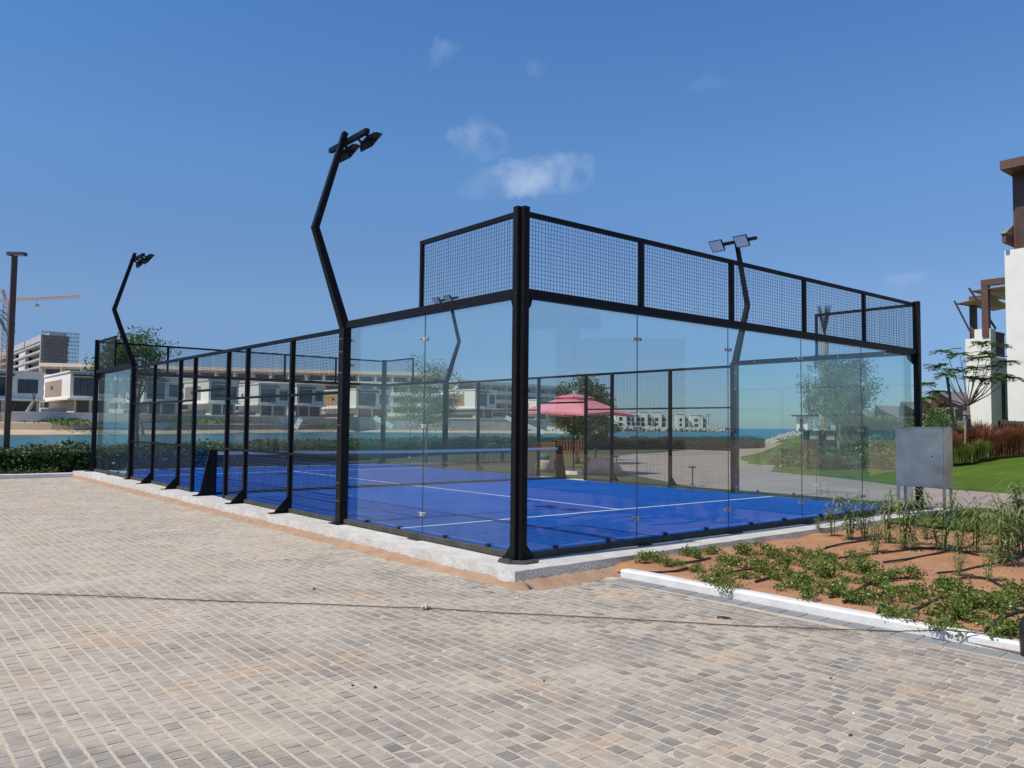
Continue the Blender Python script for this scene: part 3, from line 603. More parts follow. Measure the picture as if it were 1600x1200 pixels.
# ---- floodlight poles (cranked posts on the fence line)
def floodlight(x, y, out, label):
    r = thing('floodlight_pole', label, 'floodlight', (x, y, 0), 'court floodlight poles')
    mb = MB(); cx = x+out*.085; pts = [(cx, .012, .10), (cx, 3.05, .10), (x+out*.64, 4.47, .085), (x+out*.17, 6.0, .08)]
    part('post', MB().box(cx-.065, cx+.065, y-.075, y+.075, .016, 3.06), 'black', r)
    def limb(a, b, w0, w1):
        a = Vector(a); b = Vector(b); d = (b-a).normalized(); s = Vector((0, 1, 0)); t = d.cross(s); m = MB()
        v = [p+s*(i*k/2)+t*(j*k/2) for p, k in ((a, w0), (b, w1)) for i, j in ((-1, -1), (1, -1), (1, 1), (-1, 1))]
        return m.add(v, [(3, 2, 1, 0), (4, 5, 6, 7)]+[(i, (i+1) % 4, (i+1) % 4+4, i+4) for i in range(4)])
    part('lower_arm', limb((cx, y, 2.98), (x+out*.63, y, 4.50), .125, .095), 'black', r)
    part('upper_arm', limb((x+out*.63, y, 4.46), (x+out*.16, y, 6.05), .095, .08), 'black', r)
    part('cross_bar', MB().bar((x+out*.10, y-.60, 5.93), (x+out*.10, y+.60, 5.93), .07, .07), 'black', r)
    part('base_plate', MB().box(cx-.14, cx+.14, y-.14, y+.14, 0, .014), 'black', r)
    for zz in (.35, .62, 1.5, 2.3, 2.62, 2.82):
        for dy in (-.03, .03): part('bolt', MB().tube([(cx+out*.06, y+dy, zz), (cx+out*.075, y+dy, zz)], .011, 6), 'steel', r)
    for s in (-1, 1):
        c = Vector((x-out*.12, y+s*.34, 5.86)); dn = Vector((-out*.80, 0, -.60)).normalized(); e1 = Vector((0, 1, 0)); e2 = dn.cross(e1)
        h = MB(); v = [c+e1*(i*.18)+e2*(j*.15)-dn*k for k in (.0, .045) for i, j in ((-1, -1), (1, -1), (1, 1), (-1, 1))]
        v[4:] = [c+e1*(i*.14)+e2*(j*.11)-dn*.085 for i, j in ((-1, -1), (1, -1), (1, 1), (-1, 1))]
        h.add(v, [(0, 1, 2, 3), (7, 6, 5, 4)]+[(i, (i+1) % 4, (i+1) % 4+4, i+4) for i in range(4)])
        for k in range(5): q = c-dn*.09+e1*(-.11+.055*k); h.bar(q-e2*.10, q+e2*.10, .008, .03, up=tuple(dn))
        hd = part('lamp_head', h, 'black', r)
        lm = MB(); lm.add([c+e1*(i*.16)+e2*(j*.13)+dn*.003 for i, j in ((-1, -1), (1, -1), (1, 1), (-1, 1))], [(0, 1, 2, 3)]); part('lens', lm, 'lens', hd)
        br = MB(); 
        for t in (-1, 1): br.bar((x+out*.10, y+s*.34+t*.10, 5.93), c+e1*(t*.19)-dn*.03, .012, .04)
        part('bracket', br, 'black', hd)
floodlight(-.0, 4.1, -1, 'tallest cranked floodlight pole beside the near glass side panes')
floodlight(-.0, 15.9, -1, 'cranked floodlight pole at the far end of the near mesh fence')
floodlight(10, 4.1, 1, 'cranked floodlight pole on the far side rising behind the near end wall')
floodlight(10, 15.9, 1, 'farthest cranked floodlight pole seen through the near side glass')
# ---- net
net = thing('padel_net', 'black court net with white top tape across the blue court', 'net', (5, 10, 0))
part('net_mesh', mesh_wires('y', 10, .1, 9.9, .02, .86, step=.045, r=.0022, seed=90), 'wire', net)
tp = MB(); kk = 24
for i in range(kk):
    x0, x1 = .08+9.84*i/kk, .08+9.84*(i+1)/kk; z = lambda x: .905-.03*(1-abs(x-5)/5)
    tp.add([(x0, 9.985, z(x0)-.065), (x1, 9.985, z(x1)-.065), (x1, 9.985, z(x1)), (x0, 9.985, z(x0)), (x0, 10.015, z(x0)-.065), (x1, 10.015, z(x1)-.065), (x1, 10.015, z(x1)), (x0, 10.015, z(x0))], [(0, 1, 2, 3), (7, 6, 5, 4), (3, 2, 6, 7), (0, 4, 5, 1)])
part('top_tape', tp, 'line', net); part('bottom_tape', MB().box(.1, 9.9, 9.985, 10.015, .012, .06), 'rubber', net)
for x, s in ((0, -1), (10, 1)):
    part('net_post', MB().box(*sorted((x-s*.08, x+s*.02)), 9.93, 10.07, .012, .95), 'black', net)
    b = MB(); b.extr([(x+s*.022, 9.97, .012), (x+s*.30, 9.97, .012), (x+s*.24, 9.97, .06), (x+s*.06, 9.97, .95), (x+s*.022, 9.97, .95)], (0, .06, 0)); b.box(*sorted((x+s*.022, x+s*.36)), 9.9, 10.1, 0, .012); part('brace', b, 'black', net)
# ================================================================== NEAR OBJECTS
# stainless cabinet on legs
cb = thing('steel_cabinet', 'stainless steel electrical cabinet on four legs beside the court corner', 'cabinet', (8.75, -.72, BEDZ))
cx0, cx1, cy0, cy1, cz0, cz1 = 8.58, 8.92, -1.16, -.33, .515, 1.56
bm_ = MB().box(cx0+.012, cx1, cy0, cy1, cz0, cz1); part('body', bm_, 'stainless', cb)
dr = part('door', MB().box(cx0, cx0+.010, cy0+.02, cy1-.02, cz0+.02, cz1-.02), 'stainless', cb)
part('lock', MB().tube([(cx0-.012, cy0+.20, 1.06), (cx0, cy0+.20, 1.06)], .014, 10), 'darkmetal', dr)
part('rain_lip', MB().box(cx0-.015, cx1+.01, cy0-.01, cy1+.01, cz1+.002, cz1+.012), 'stainless', cb)
for x in (cx0+.03, cx1-.03):
    for y in (cy0+.025, cy1-.025): part('leg', MB().box(x-.02, x+.02, y-.02, y+.02, (.0 if y > -.56 else -.12), cz0-.001), 'stainless', cb)
# rope across the plaza
pts = [G(u, v, GZ+.012) for u, v in ((-60, 924), (0, 926), (160, 932), (330, 938), (480, 943), (600, 948), (662, 950), (800, 958), (960, 966), (1130, 976), (1290, 983), (1400, 986))]
k0 = G(1440, 985.5, GZ+.05); k1 = G(1475, 984, GZ+.11); k2 = G(1530, 989, GZ+.105); k3 = G(1640, 1004, GZ+.11)
allp = [tuple(p+np.array([0, 0, random.uniform(-.003, .004)])) for p in pts]+[tuple(k0), tuple(k1), tuple(k2), tuple(k3)]
rp = MB(); fine_ = []
for a, b in zip(allp[:-1], allp[1:]):
    for t in range(8): fine_.append(tuple(Vector(a).lerp(Vector(b), t/8)+Vector((random.gauss(0, .002), random.gauss(0, .002), random.gauss(0, .001)))))
rp.tube(fine_, .0052, 6); rope = thing('rope', 'thin dusty rope lying across the whole brick plaza', 'rope', tuple(allp[5])); part('strand', rp, 'rope', rope, smooth=True)
kn = G(665, 949, GZ+.02); km = MB()
for k in range(3): a = k*1.1; km.tube([(kn[0]-.05*math.cos(a), kn[1]-.05*math.sin(a), kn[2]), (kn[0], kn[1], kn[2]+.022), (kn[0]+.045*math.cos(a), kn[1]+.045*math.sin(a), kn[2]-.005)], [.008, .02, .008], 6)
part('knot', km, 'joint', rope, smooth=True)
# litter on the paving
for j, (u, v, s, lab) in enumerate(((491, 921, .03, 'small dark lump lying just above the rope on the left'), (551, 1072, .018, 'small dark pebble left of two near the bottom centre of the paving'), (586, 1075, .02, 'small dark pebble right of two near the bottom centre of the paving'), (1298, 1061, .018, 'tiny stone on the paving right of the rope end'), (1334, 1116, .014, 'pale pebble on the dark pavers at lower right'), (1329, 1150, .02, 'dark chip on the dark pavers at lower right'), (850, 1065, .014, 'small dark speck of stone on the paving left of centre right'))):
    s *= .6; p = G(u, v, GZ); mb = MB(); rr = np.random.default_rng(j); n = 7; o_ = []
    mb.lathe([(0.001, -.004), (s, 0), (s*.8, s*.5), (s*.3, s*.8), (.001, s*.85)], (p[0], p[1], p[2]+.003), 7)
    mb.v = [(x+rr.normal()*s*.12, y+rr.normal()*s*.12, z) for x, y, z in mb.v]
    single('pebble', mb, 'render' if 'pale' in lab else 'debris', lab, 'pebble', 'pebbles on the paving', loc=tuple(p))
p0, p1 = G(1120, 964, GZ+.012), G(1142, 966, GZ+.012); single('stick', MB().tube([p0, (p0+p1)/2+np.array([0, 0, .006]), p1], [.009, .011, .008], 6), 'debris', 'short dark stick lying on the paving near the white kerb', 'stick', loc=tuple(p0))
# black rounded bag at the right edge of the picture
pb = G(1606, 1025, GZ); bg_ = MB(); rows = []
for j in range(9):
    t = j/8; z = pb[2]+.36*t; wx = .16*(1-.12*abs(t-.35))*(math.cos(max(0, t-.6)*3.2)); wy = wx*.7
    rows.append([(pb[0]+.075*RT[0]+wx*math.cos(a)*1.0, pb[1]+.075*RT[1]+wy*math.sin(a), z) for a in [2*math.pi*k/16 for k in range(16)]])
bg_.add([q for r_ in rows for q in r_], [(j*16+k, j*16+(k+1) % 16, (j+1)*16+(k+1) % 16, (j+1)*16+k) for j in range(8) for k in range(16)]+[tuple(range(16))[::-1], tuple(range(128, 144))])
single('bag', bg_, 'rubber', 'black rounded bag standing by the white kerb at the right edge', 'bag', loc=tuple(pb), smooth=True)
# irrigation hoses in the bed
def wpt(u, v, dz=.0):
    p = G(u, v, BEDZ+.012); return (p[0], p[1], float(bedz(np.array(p[0]), np.array(p[1])))+.012+dz)
HO = [[(1296, 936), (1330, 926), (1365, 912), (1420, 905)], [(1318, 944), (1340, 935), (1365, 930), (1400, 920), (1440, 915)], [(1370, 958), (1377, 953), (1384, 946), (1395, 942)],
      [(1426, 955), (1440, 947), (1470, 935), (1500, 925), (1530, 922), (1560, 930), (1600, 938)], [(1484, 969), (1500, 960), (1522, 950), (1560, 944), (1600, 945)], [(1540, 981), (1560, 968), (1580, 958), (1610, 952)],
      [(1280, 878), (1310, 872), (1350, 868), (1400, 862), (1440, 858), (1485, 860)], [(1290, 858), (1320, 850), (1360, 845), (1400, 842)], [(1380, 880), (1420, 874), (1460, 866), (1490, 862), (1530, 868)],
      [(1465, 898), (1500, 890), (1540, 884), (1570, 876), (1610, 868)], [(1500, 905), (1540, 902), (1570, 918), (1600, 914), (1620, 905)], [(1040, 885), (1080, 880), (1110, 873)], [(1100, 905), (1140, 893), (1180, 888), (1215, 890)], [(1180, 908), (1220, 898), (1260, 895)], [(1000, 890), (1050, 892), (1075, 889)]]
for i, h_ in enumerate(HO):
    pp = [Vector(wpt(u, v, random.uniform(0, .012))) for u, v in h_]; fp = []
    for a, b, c, d in zip([pp[0]]+pp[:-2], pp[:-1], pp[1:], pp[2:]+[pp[-1]]):
        for t in (0, .25, .5, .75): fp.append(.5*((2*b)+(c-a)*t+(2*a-5*b+4*c-d)*t*t+(3*b-a-3*c+d)*t**3))
    fp.append(pp[-1]); single('drip_hose', MB().tube(fp, .0135, 6), 'rubber', 'black drip irrigation hose snaking over the orange soil of the bed', 'hose', 'drip hoses in the planting bed', loc=tuple(pp[0]), smooth=True)
# ================================================================== VEGETATION
def clump_mesh(seed, n, rad, h, leaf):
    r = np.random.default_rng(seed); k = 9; c = np.stack([r.normal(0, rad*.5, k), r.normal(0, rad*.5, k), r.uniform(.1, .7, k)*h], 1)
    pts = c[r.integers(0, k, n)]+r.normal(size=(n, 3))*np.array([rad*.26, rad*.26, h*.2]); pts[:, 2] = np.abs(pts[:, 2])+.012
    v, f = leaf_cloud(pts, leaf, .62, r, .3); return finish(mesh_np('foliage', v, f), 'leafC')
cl_mesh = [clump_mesh(100+i, 480, .128, .12, .027) for i in range(5)]
CL = [(1008, 880), (1022, 876), (1048, 884), (1074, 868), (1090, 872), (1110, 862), (1130, 876), (1130, 896), (1150, 884), (1165, 866), (1165, 900), (1185, 880), (1200, 895), (1205, 868), (1225, 880), (1245, 866), (1240, 900), (1262, 888), (1275, 872), (1285, 900), (1300, 880), (1120, 910), (1145, 918), (1230, 920), (1260, 915), (1265, 935), (1300, 915), (1320, 892), (1330, 910), (1350, 896), (1365, 915), (1385, 905), (1400, 925), (1380, 935), (1345, 945), (1420, 905), (1440, 930), (1400, 962), (1425, 940), (1475, 915), (1490, 930), (1510, 945), (1480, 960), (1470, 978), (1530, 970), (1545, 955), (1565, 948), (1585, 940), (1600, 930), (1560, 985), (1575, 992), (1305, 930), (1340, 875), (1090, 890)]
r9 = np.random.default_rng(99)
CLP = [wpt(u, v, -.02) for u, v in CL]+[(x, y, float(bedz(np.array(x), np.array(y)))-.02) for x, y in zip(r9.uniform(1.25, 5.5, 34), r9.uniform(-9, -4.9, 34))]
for i, p in enumerate(CLP):
    u = CL[i][0] if i < len(CL) else 1300; e = thing('groundcover_plant', 'low glossy green groundcover clump growing in the orange bed soil', 'plant', p, 'groundcover clumps in the planting bed')
    o = bpy.data.objects.new('foliage', cl_mesh[i % 5]); link(o, e); s = random.uniform(.8, 1.25)*(.75 if u < 1100 else 1); e.scale = (s, s, s*random.uniform(.8, 1.3)); e.rotation_euler = (0, 0, random.uniform(0, 6.28))
    sm = MB()
    for k in range(4): a = random.uniform(0, 6.28); sm.tube([(0, 0, 0), (.05*math.cos(a), .05*math.sin(a), .06), (.10*math.cos(a), .10*math.sin(a), .10)], [.006, .005, .003], 5)
    if i < 5:
        me = bpy.data.meshes.new('stem'); me.from_pydata(sm.v, [], sm.f); finish(me, 'bark'); cl_mesh.append(me)
    o = bpy.data.objects.new('stem', cl_mesh[5+i % 5]); link(o, e)
def narrow_plant(seed, h, ns, nl, ll, lw, droop=.8, spread=.35):
    r = np.random.default_rng(seed); st = MB(); V = []; F = []; o = 0
    for s in range(ns):
        a = r.uniform(0, 6.28); tp = np.array([math.cos(a)*spread*h*r.uniform(.2, 1), math.sin(a)*spread*h*r.uniform(.2, 1), h*r.uniform(.65, 1)])
        b0 = np.array([math.cos(a)*.03, math.sin(a)*.03, 0]); md = tp*.5+np.array([0, 0, .06*h]); st.tube([b0, md, tp], [.007, .006, .003], 5)
        for k in range(nl):
            t = r.uniform(.12, 1); q = (1-t)**2*b0+2*t*(1-t)*md+t*t*tp; az = r.uniform(0, 6.28); d = np.array([math.cos(az), math.sin(az), 0]); L_ = ll*r.uniform(.6, 1.2); sd = np.array([-d[1], d[0], 0])*lw/2
            rise = r.uniform(.1, .9); pr = []
            for j in range(4):
                x = j/3; c = q+d*L_*x*.85+np.array([0, 0, L_*(rise*x-droop*(rise+.45)*x*x)]); wv_ = (.4, 1, .8, .05)[j]; pr += [c-sd*wv_, c+sd*wv_]
            V += pr; F += [(o+2*j, o+2*j+1, o+2*j+3, o+2*j+2) for j in range(3)]; o += 8
    me1 = finish(mesh_np('leaves', np.array(V), np.array(F)), 'leafD'); me2 = bpy.data.meshes.new('stem'); me2.from_pydata(st.v, [], st.f); finish(me2, 'leafD'); return me1, me2
NP = [narrow_plant(200+i, .68, 4+i % 3, 34, .20, .018) for i in range(5)]
NPL = [(1302, 838, .8), (1330, 842, 1.15), (1350, 838, .95), (1388, 848, 1.2), (1410, 858, 1.35), (1428, 850, .7), (1470, 854, 1.4), (1500, 864, .8), (1526, 862, 1.15), (1556, 872, 1.3), (1568, 880, 1.0), (1588, 866, 1.35), (1606, 864, 1.6), (1278, 832, .45), (1496, 896, .5), (1545, 905, .6), (1448, 842, .6), (1368, 862, .65), (1600, 845, 1.2), (1540, 850, .7)]
for i, (u, v, s) in enumerate(NPL):
    p = wpt(u, v, -.02); e = thing('narrow_leaf_plant', 'tall thin plant with drooping narrow leaves at the back of the orange bed', 'plant', p, 'narrow leaved plants at the back of the bed'); e.scale = (s*.95, s*.95, s); e.rotation_euler = (0, 0, random.uniform(0, 6.28))
    for nm, me in zip(('leaves', 'stem'), NP[i % 5]): link(bpy.data.objects.new(nm, me), e)
fp_ = wpt(1427, 838, .22); fl = MB()
for k in range(6): a = k*1.047; fl.add([(fp_[0], fp_[1], fp_[2]), (fp_[0]+.03*math.cos(a-.4), fp_[1]+.03*math.sin(a-.4), fp_[2]+.012), (fp_[0]+.042*math.cos(a), fp_[1]+.042*math.sin(a), fp_[2]+.008), (fp_[0]+.03*math.cos(a+.4), fp_[1]+.03*math.sin(a+.4), fp_[2]+.012)], [(0, 1, 2, 3)])
fl.tube([(fp_[0], fp_[1], fp_[2]-.24), (fp_[0], fp_[1], fp_[2])], .004, 5)
M_['purple'] = MAT('purple_petals', (.12, .05, .30), (.18, .08, .38), 20, rough=.6); single('flower', fl, 'purple', 'single purple flower among the narrow leaved plants', 'flower', loc=fp_)
# short grass on the near lawn strip
def grass_patch(fn, n, h, seed):
    r = np.random.default_rng(seed); b = fn(r, n); a = r.uniform(0, 6.28, n); hh = h*r.uniform(.6, 1.3, n); d = np.stack([np.cos(a), np.sin(a), np.zeros(n)], 1); ln = d*(hh*.5)[:, None]+np.array([0, 0, 1])*hh[:, None]; sd = np.stack([-np.sin(a), np.cos(a), np.zeros(n)], 1)*.006
    v = np.stack([b-sd, b+sd, b+ln+sd*.1, b+ln-sd*.1], 1).reshape(-1, 3); return v, np.arange(4*n).reshape(-1, 4)
M_['blade'] = MAT('grass_blades', (.06, .13, .012), (.13, .20, .025), 3, rough=.6, island=.7, trans=.2)
single('lawn_grass', grass_patch(lambda r, n: np.stack([r.uniform(7.9, 11.3, n), -.55-r.random(n)**1.3*5.0, np.full(n, -.05)], 1), 16000, .045, 5), 'blade', 'short green lawn grass between flower bed and footpath', 'grass', kind='stuff')
# clods and crumbs on the bed soil
def clods():
    r = np.random.default_rng(77); n = 900; x = r.uniform(1.1, 7.6, n); y = -.75-r.random(n)*5.5; V = []; F = []; o = 0; b = MB().lathe([(.05, -.4), (1, -.1), (.8, .5), (.05, .8)], (0, 0, 0), 5); bv = np.array(b.v); bf = np.array(b.f)
    for i in range(n): sz = r.uniform(.006, .022); V.append(bv*sz*r.uniform(.7, 1.3, 3)+np.array([x[i], y[i], float(bedz(x[i:i+1], y[i:i+1])[0])+sz*.2])); F.append(bf+o); o += len(bv)
    return np.concatenate(V), np.concatenate(F)
o = part('soil_clod', clods(), 'soil', bed, kind='stuff')
# hedge along the lagoon
def hedge(name, line, hw, ht, dens, leaf, label, seed):
    r = np.random.default_rng(seed); t = thing(name, label, 'hedge', (line[0][0], line[0][1], GZ)); core = MB(); cl = []
    for (x0, y0), (x1, y1) in zip(line[:-1], line[1:]):
        L_ = math.hypot(x1-x0, y1-y0); dx, dy = (x1-x0)/L_, (y1-y0)/L_; nx, ny = -dy, dx; k = max(2, int(L_/.8))
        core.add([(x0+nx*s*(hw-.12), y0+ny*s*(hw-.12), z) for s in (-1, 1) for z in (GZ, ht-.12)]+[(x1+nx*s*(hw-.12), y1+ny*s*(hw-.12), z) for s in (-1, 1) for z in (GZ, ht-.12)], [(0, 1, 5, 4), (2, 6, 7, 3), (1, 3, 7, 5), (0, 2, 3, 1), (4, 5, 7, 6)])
        m = int(L_*dens); s = r.random(m)*L_; side = r.integers(0, 3, m); off = np.where(side == 0, -hw, np.where(side == 1, hw, r.uniform(-hw, hw, m))); zz = np.where(side == 2, ht, r.uniform(GZ+.05, ht, m))
        bump = .07*np.sin(s*2.1+x0)+.05*np.sin(s*5.3+y0)
        pts = np.stack([x0+dx*s+nx*off, y0+dy*s+ny*off, zz+bump*(side == 2)], 1)+r.normal(size=(m, 3))*.07; cl.append(leaf_cloud(pts, leaf, .55, r))
    part('core', core, 'hedgecore', t); part('leaves', merge(cl), 'hedge', t)
hedge('clipped_hedge', HEDGE,   .75, .64, 1100, .11, 'long clipped dark green hedge along the lagoon behind the court', 21)
hedge('low_shrub_border', [(-9, 20.75), (-1.0, 20.75)],   .3, -.02, 700, .06, 'low dark shrubby border between left kerb and hedge', 22)
def tree(label, base, h, crown, nclump, nleaf, leaf, lm, bark, seed, lean=(0, 0), tr=.07, flat=1.0, fork=.45, name='tree', group=None, cl=.28, aspect=.5, stake=False):
    """tapered trunk, limbs to clumps; crown = (cz fraction start, radius, height)"""
    r = np.random.default_rng(seed); t = thing(name, label, 'tree', tuple(base), group); b = np.array(base, float); R, H = crown
    tb = MB(); fk = b+np.array([lean[0]*fork, lean[1]*fork, h*fork]); tb.tube([b-np.array([0, 0, .1]), b*.5+fk*.5+r.normal(size=3)*.03, fk], [tr*1.25, tr, tr*.8], 8)
    top = b+np.array([lean[0], lean[1], h-H*.5]); cts = []
    for i in range(nclump):
        d = unit(r.normal(size=3)); rad = r.uniform(.35, 1)**.6; cts.append(top+d*np.array([R, R, H*.5])*rad)
    cts = np.array(cts); tips = []
    for i, c in enumerate(cts):
        if i % 2 == 0 or nclump < 16:
            md = fk*.45+c*.55+np.array([0, 0, -.08*h*.5])+r.normal(size=3)*.06; tb.tube([fk, fk*.7+md*.3+np.array([0, 0, .03*h]), md, c], [tr*.55, tr*.42, tr*.26, tr*.1], 5, cap=False)
    part('trunk', tb, bark, t, smooth=True)
    n = nleaf; idx = r.integers(0, nclump, n); sg = cl*R; sz = r.uniform(.5, 1.2, nclump)[idx]
    pts = cts[idx]+np.clip(r.normal(size=(n, 3)), -1.7, 1.7)*np.array([sg, sg, sg*.75*flat])*sz[:, None]
    part('crown', leaf_cloud(pts, leaf, aspect, r), lm, t)
    return t
def tbase(u, d, z=GZ): p = P(u, 700, d); return (p[0], p[1], z)
tree('dark leafy tree beyond the far left end of the court', tbase(214, 36), 5.8, (1.6, 2.7), 30, 11000, .12, 'leafA', 'bark', 31, lean=(-.15, .1), tr=.11, fork=.38, cl=.2)
tree('airy olive-green tree behind the court seen through the side glass', tbase(666, 35), 4.6, (1.5, 2.9), 40, 9000, .085, 'leafB', 'bark', 32, tr=.06, fork=.35, cl=.2)
tree('dense dark green tree behind the pink parasol', tbase(902, 36), 3.9, (1.35, 2.6), 30, 8000, .13, 'leafA', 'bark', 33, tr=.09, fork=.35, cl=.22)
tree('small bushy tree right of the parasol pole beyond the hedge', tbase(930, 40), 2.3, (.75, 1.4), 14, 1500, .16, 'leafA', 'bark', 34, tr=.06, fork=.35)
tree('leafy tree with thin trunk seen through the end wall glass near the bins', tbase(1347, 33, .1), 4.3, (1.25, 2.2), 34, 8000, .11, 'leafA', 'bark', 35, lean=(-.5, .35), tr=.05, fork=.4)
tree('pale green airy tree with pale trunk left of the bins tree', tbase(1314, 31, .0), 4.6, (1.15, 3.2), 30, 6000, .085, 'leafB', 'palebark', 36, lean=(-.4, .2), tr=.06, fork=.35, cl=.2)
# feathery young tree with stakes in front of the white villa
def feather_tree():
    b = np.array(P(1516, 715, 30)); b[2] -= .15; t = thing('young_tree', 'sparse young tree with feathery leaf fans and stakes before the white villa', 'tree', tuple(b)); r = np.random.default_rng(44)
    tb = MB(); fk = np.array(P(1512, 634, 30)); tb.tube([b, (b+fk)/2+np.array([.03, 0, 0]), fk], [.10, .085, .07], 8); V = []
    tips = [(1450, 622, 29.6), (1462, 612, 30.4), (1468, 572, 30), (1480, 585, 29.3), (1490, 578, 30.6), (1500, 553, 30), (1478, 548, 30.5), (1522, 575, 29.5), (1530, 560, 30.3), (1545, 552, 30), (1548, 572, 30.6), (1552, 590, 29.6), (1565, 585, 30), (1536, 592, 30.2), (1515, 590, 30.6), (1570, 565, 30.4), (1560, 538, 30), (1535, 535, 30.3), (1580, 590, 30.2), (1445, 600, 30.5)]
    for (u, v, d) in tips:
        e = np.array(P(u, v, d)); md = fk*.5+e*.5+np.array([0, 0, -.12])+r.normal(size=3)*.04; tb.tube([fk, fk*.75+md*.25, md, e], [.034, .028, .018, .008], 5, cap=False)
        for k in range(13):      # pinnate fronds round the tip
            a = r.uniform(0, 6.28); dr_ = np.array([math.cos(a), math.sin(a), r.uniform(-.1, .45)]); L_ = r.uniform(.35, .62); sd = unit(np.cross(dr_, [0, 0, 1.]))
            for j in range(9):
                x = (j+1)/9; c = e+dr_*L_*x+np.array([0, 0, -.18*x*x]); 
                for s in (-1, 1): V.append((c+sd*s*.06, sd*s+dr_*.4))
    part('trunk', tb, 'bark', t, smooth=True)
    c = np.array([v[0] for v in V]); ax = unit(np.array([v[1] for v in V])); n = len(c); part('crown', quads_from(c, ax, unit(np.cross(ax, r.normal(size=(n, 3))*.4+[0, 0, 1])), np.full(n, .15), np.full(n, .06)), 'leafA', t)
    for (u0, v0, u1, v1) in ((1507, 712, 1509, 652), (1494, 684, 1480, 590)):
        part('stake', MB().tube([P(u0, v0+6, 29.6), P(u1, v1, 29.6)], .05 if u0 < 1500 else .035, 6), 'darkmetal' if u0 < 1500 else 'palebark', t)
    part('tie', MB().tube([P(1506, 649, 29.55), P(1516, 650, 29.75)], .03, 6), 'darkmetal', t)
feather_tree()
def palm(label, base, h, fronds, fl_, tr, seed, up=.6, tied=False, lean=(0, 0), name='palm_tree'):
    r = np.random.default_rng(seed); t = thing(name, label, 'palm tree', tuple(base)); b = np.array(base, float); tp = b+np.array([lean[0], lean[1], h]); tb = MB()
    k = 14; pts = [b+(tp-b)*i/k+np.array([lean[0], lean[1], 0])*(-.15*math.sin(math.pi*i/k)) for i in range(k+1)]; tb.tube(pts, [tr*(1.15-.3*i/k)*(1+.10*(i % 2)) for i in range(k+1)], 8); part('trunk', tb, 'palebark', t)
    for f in range(fronds):
        a = 6.28*f/fronds+r.uniform(-.3, .3); d = np.array([math.cos(a), math.sin(a), 0]); sp = (.24 if tied else 1); V = []; F = []; o = 0; rise = r.uniform(.2, 1)*up; rach = MB(); pl = []
        for j in range(17):
            x = j/16; c = tp+d*fl_*x*sp*(.9)+np.array([0, 0, fl_*((1.0*x) if tied else (rise*x*1.6-.95*x*x))]); pl.append(c)
        rach.tube(pl, [.025*(1-.8*j/16) for j in range(17)], 4, cap=False)
        for j in range(1, 17):
            dr_ = unit(pl[j]-pl[j-1]); sd = unit(np.cross(dr_, [0.01, 0, 1.]))
            for s in (-1, 1):
                for q in (0, .5):
                    c0 = pl[j]*(1-q)+pl[j-1]*q; L_ = fl_*.20*math.sin(.35+2.4*j/16)*(.45 if tied else 1); tpv = c0+(sd*s*.8+dr_*.7)*L_+np.array([0, 0, -.25*L_]); w_ = np.cross(dr_, sd)*.014+dr_*.012
                    V += [c0-w_, c0+w_, tpv+w_*.2, tpv-w_*.2]; F.append((o, o+1, o+2, o+3)); o += 4
        for vv in [(tuple(rach.v), rach.f)]: V2 = np.array(rach.v); F2 = np.array(rach.f)
        part('frond', merge([(np.array(V), np.array(F)), (V2, F2)]), 'palm', t)
    return t
palm('tall palm with tied up crown behind the right end of the court', tbase(1290, 40, 0), 6.2, 16, 1.5, .20, 51, tied=True)
palm('palm whose fronds poke in at the left edge below the crane', tbase(-42, 55, 0), 9.2, 14, 2.4, .18, 52, up=.6)
palm('low fan of palm fronds growing by the hedge behind the corner post', tbase(785, 37, -.1), .35, 12, 1.15, .09, 53, up=1.0, name='small_palm')
palm('leaning palm trunk on the far sandy beach at left', P(32, 671, 132), 4.6, 10, 1.6, .30, 54, up=1.0, tied=True, lean=(1.6, -.9))
palm('leaning palm on the far beach seen through the far glass end', P(223, 680, 128), 4.0, 8, 1.3, .28, 55, up=1.0, tied=True, lean=(-1.2, .8))
# red fountain grass
def tuft(seed, n, h, w0, lean_):
    r = np.random.default_rng(seed); a = r.uniform(0, 6.28, n); b = np.stack([r.normal(0, .10, n), r.normal(0, .10, n), np.zeros(n)], 1); d = np.stack([np.cos(a), np.sin(a), np.zeros(n)], 1); H = h*r.uniform(.55, 1.15, n); le = r.uniform(.1, 1, n)*lean_; sd = np.stack([-np.sin(a), np.cos(a), np.zeros(n)], 1)*w0/2
    m = b+d*(le*H*.4)[:, None]+np.array([0, 0, 1])*(H*.65)[:, None]; t = b+d*(le*H)[:, None]+np.array([0, 0, 1])*(H*(1-.25*le))[:, None]
    v = np.stack([b-sd, b+sd, m+sd, m-sd, m-sd, m+sd, t+sd*.3, t-sd*.3], 1).reshape(-1, 3); return v, np.arange(len(v)).reshape(-1, 4)
rg_mesh = [finish(mesh_np('blades', *tuft(300+i, 480, 1.0, .022, .75)), 'redgrass') for i in range(3)]; gg_mesh = [finish(mesh_np('blades', *tuft(310+i, 380, .62, .02, .8)), 'greengrass') for i in range(2)]
def put_tuft(u, v, d, s, red, i):
    p = P(u, v, d); o = link(bpy.data.objects.new('fountain_grass' if red else 'grass_tuft', (rg_mesh if red else gg_mesh)[i % (3 if red else 2)])); o.location = tuple(p); o.scale = (s*1.05, s*1.05, s); o.rotation_euler = (0, 0, random.uniform(0, 6.28))
    o['label'] = 'tuft of red fountain grass in the row before the white villa' if red else ORD[i]+' from the cabinet of the yellow green grass tufts below the red grass'; o['category'] = 'grass'; o['group'] = 'red fountain grass tufts' if red else 'green grass tufts'
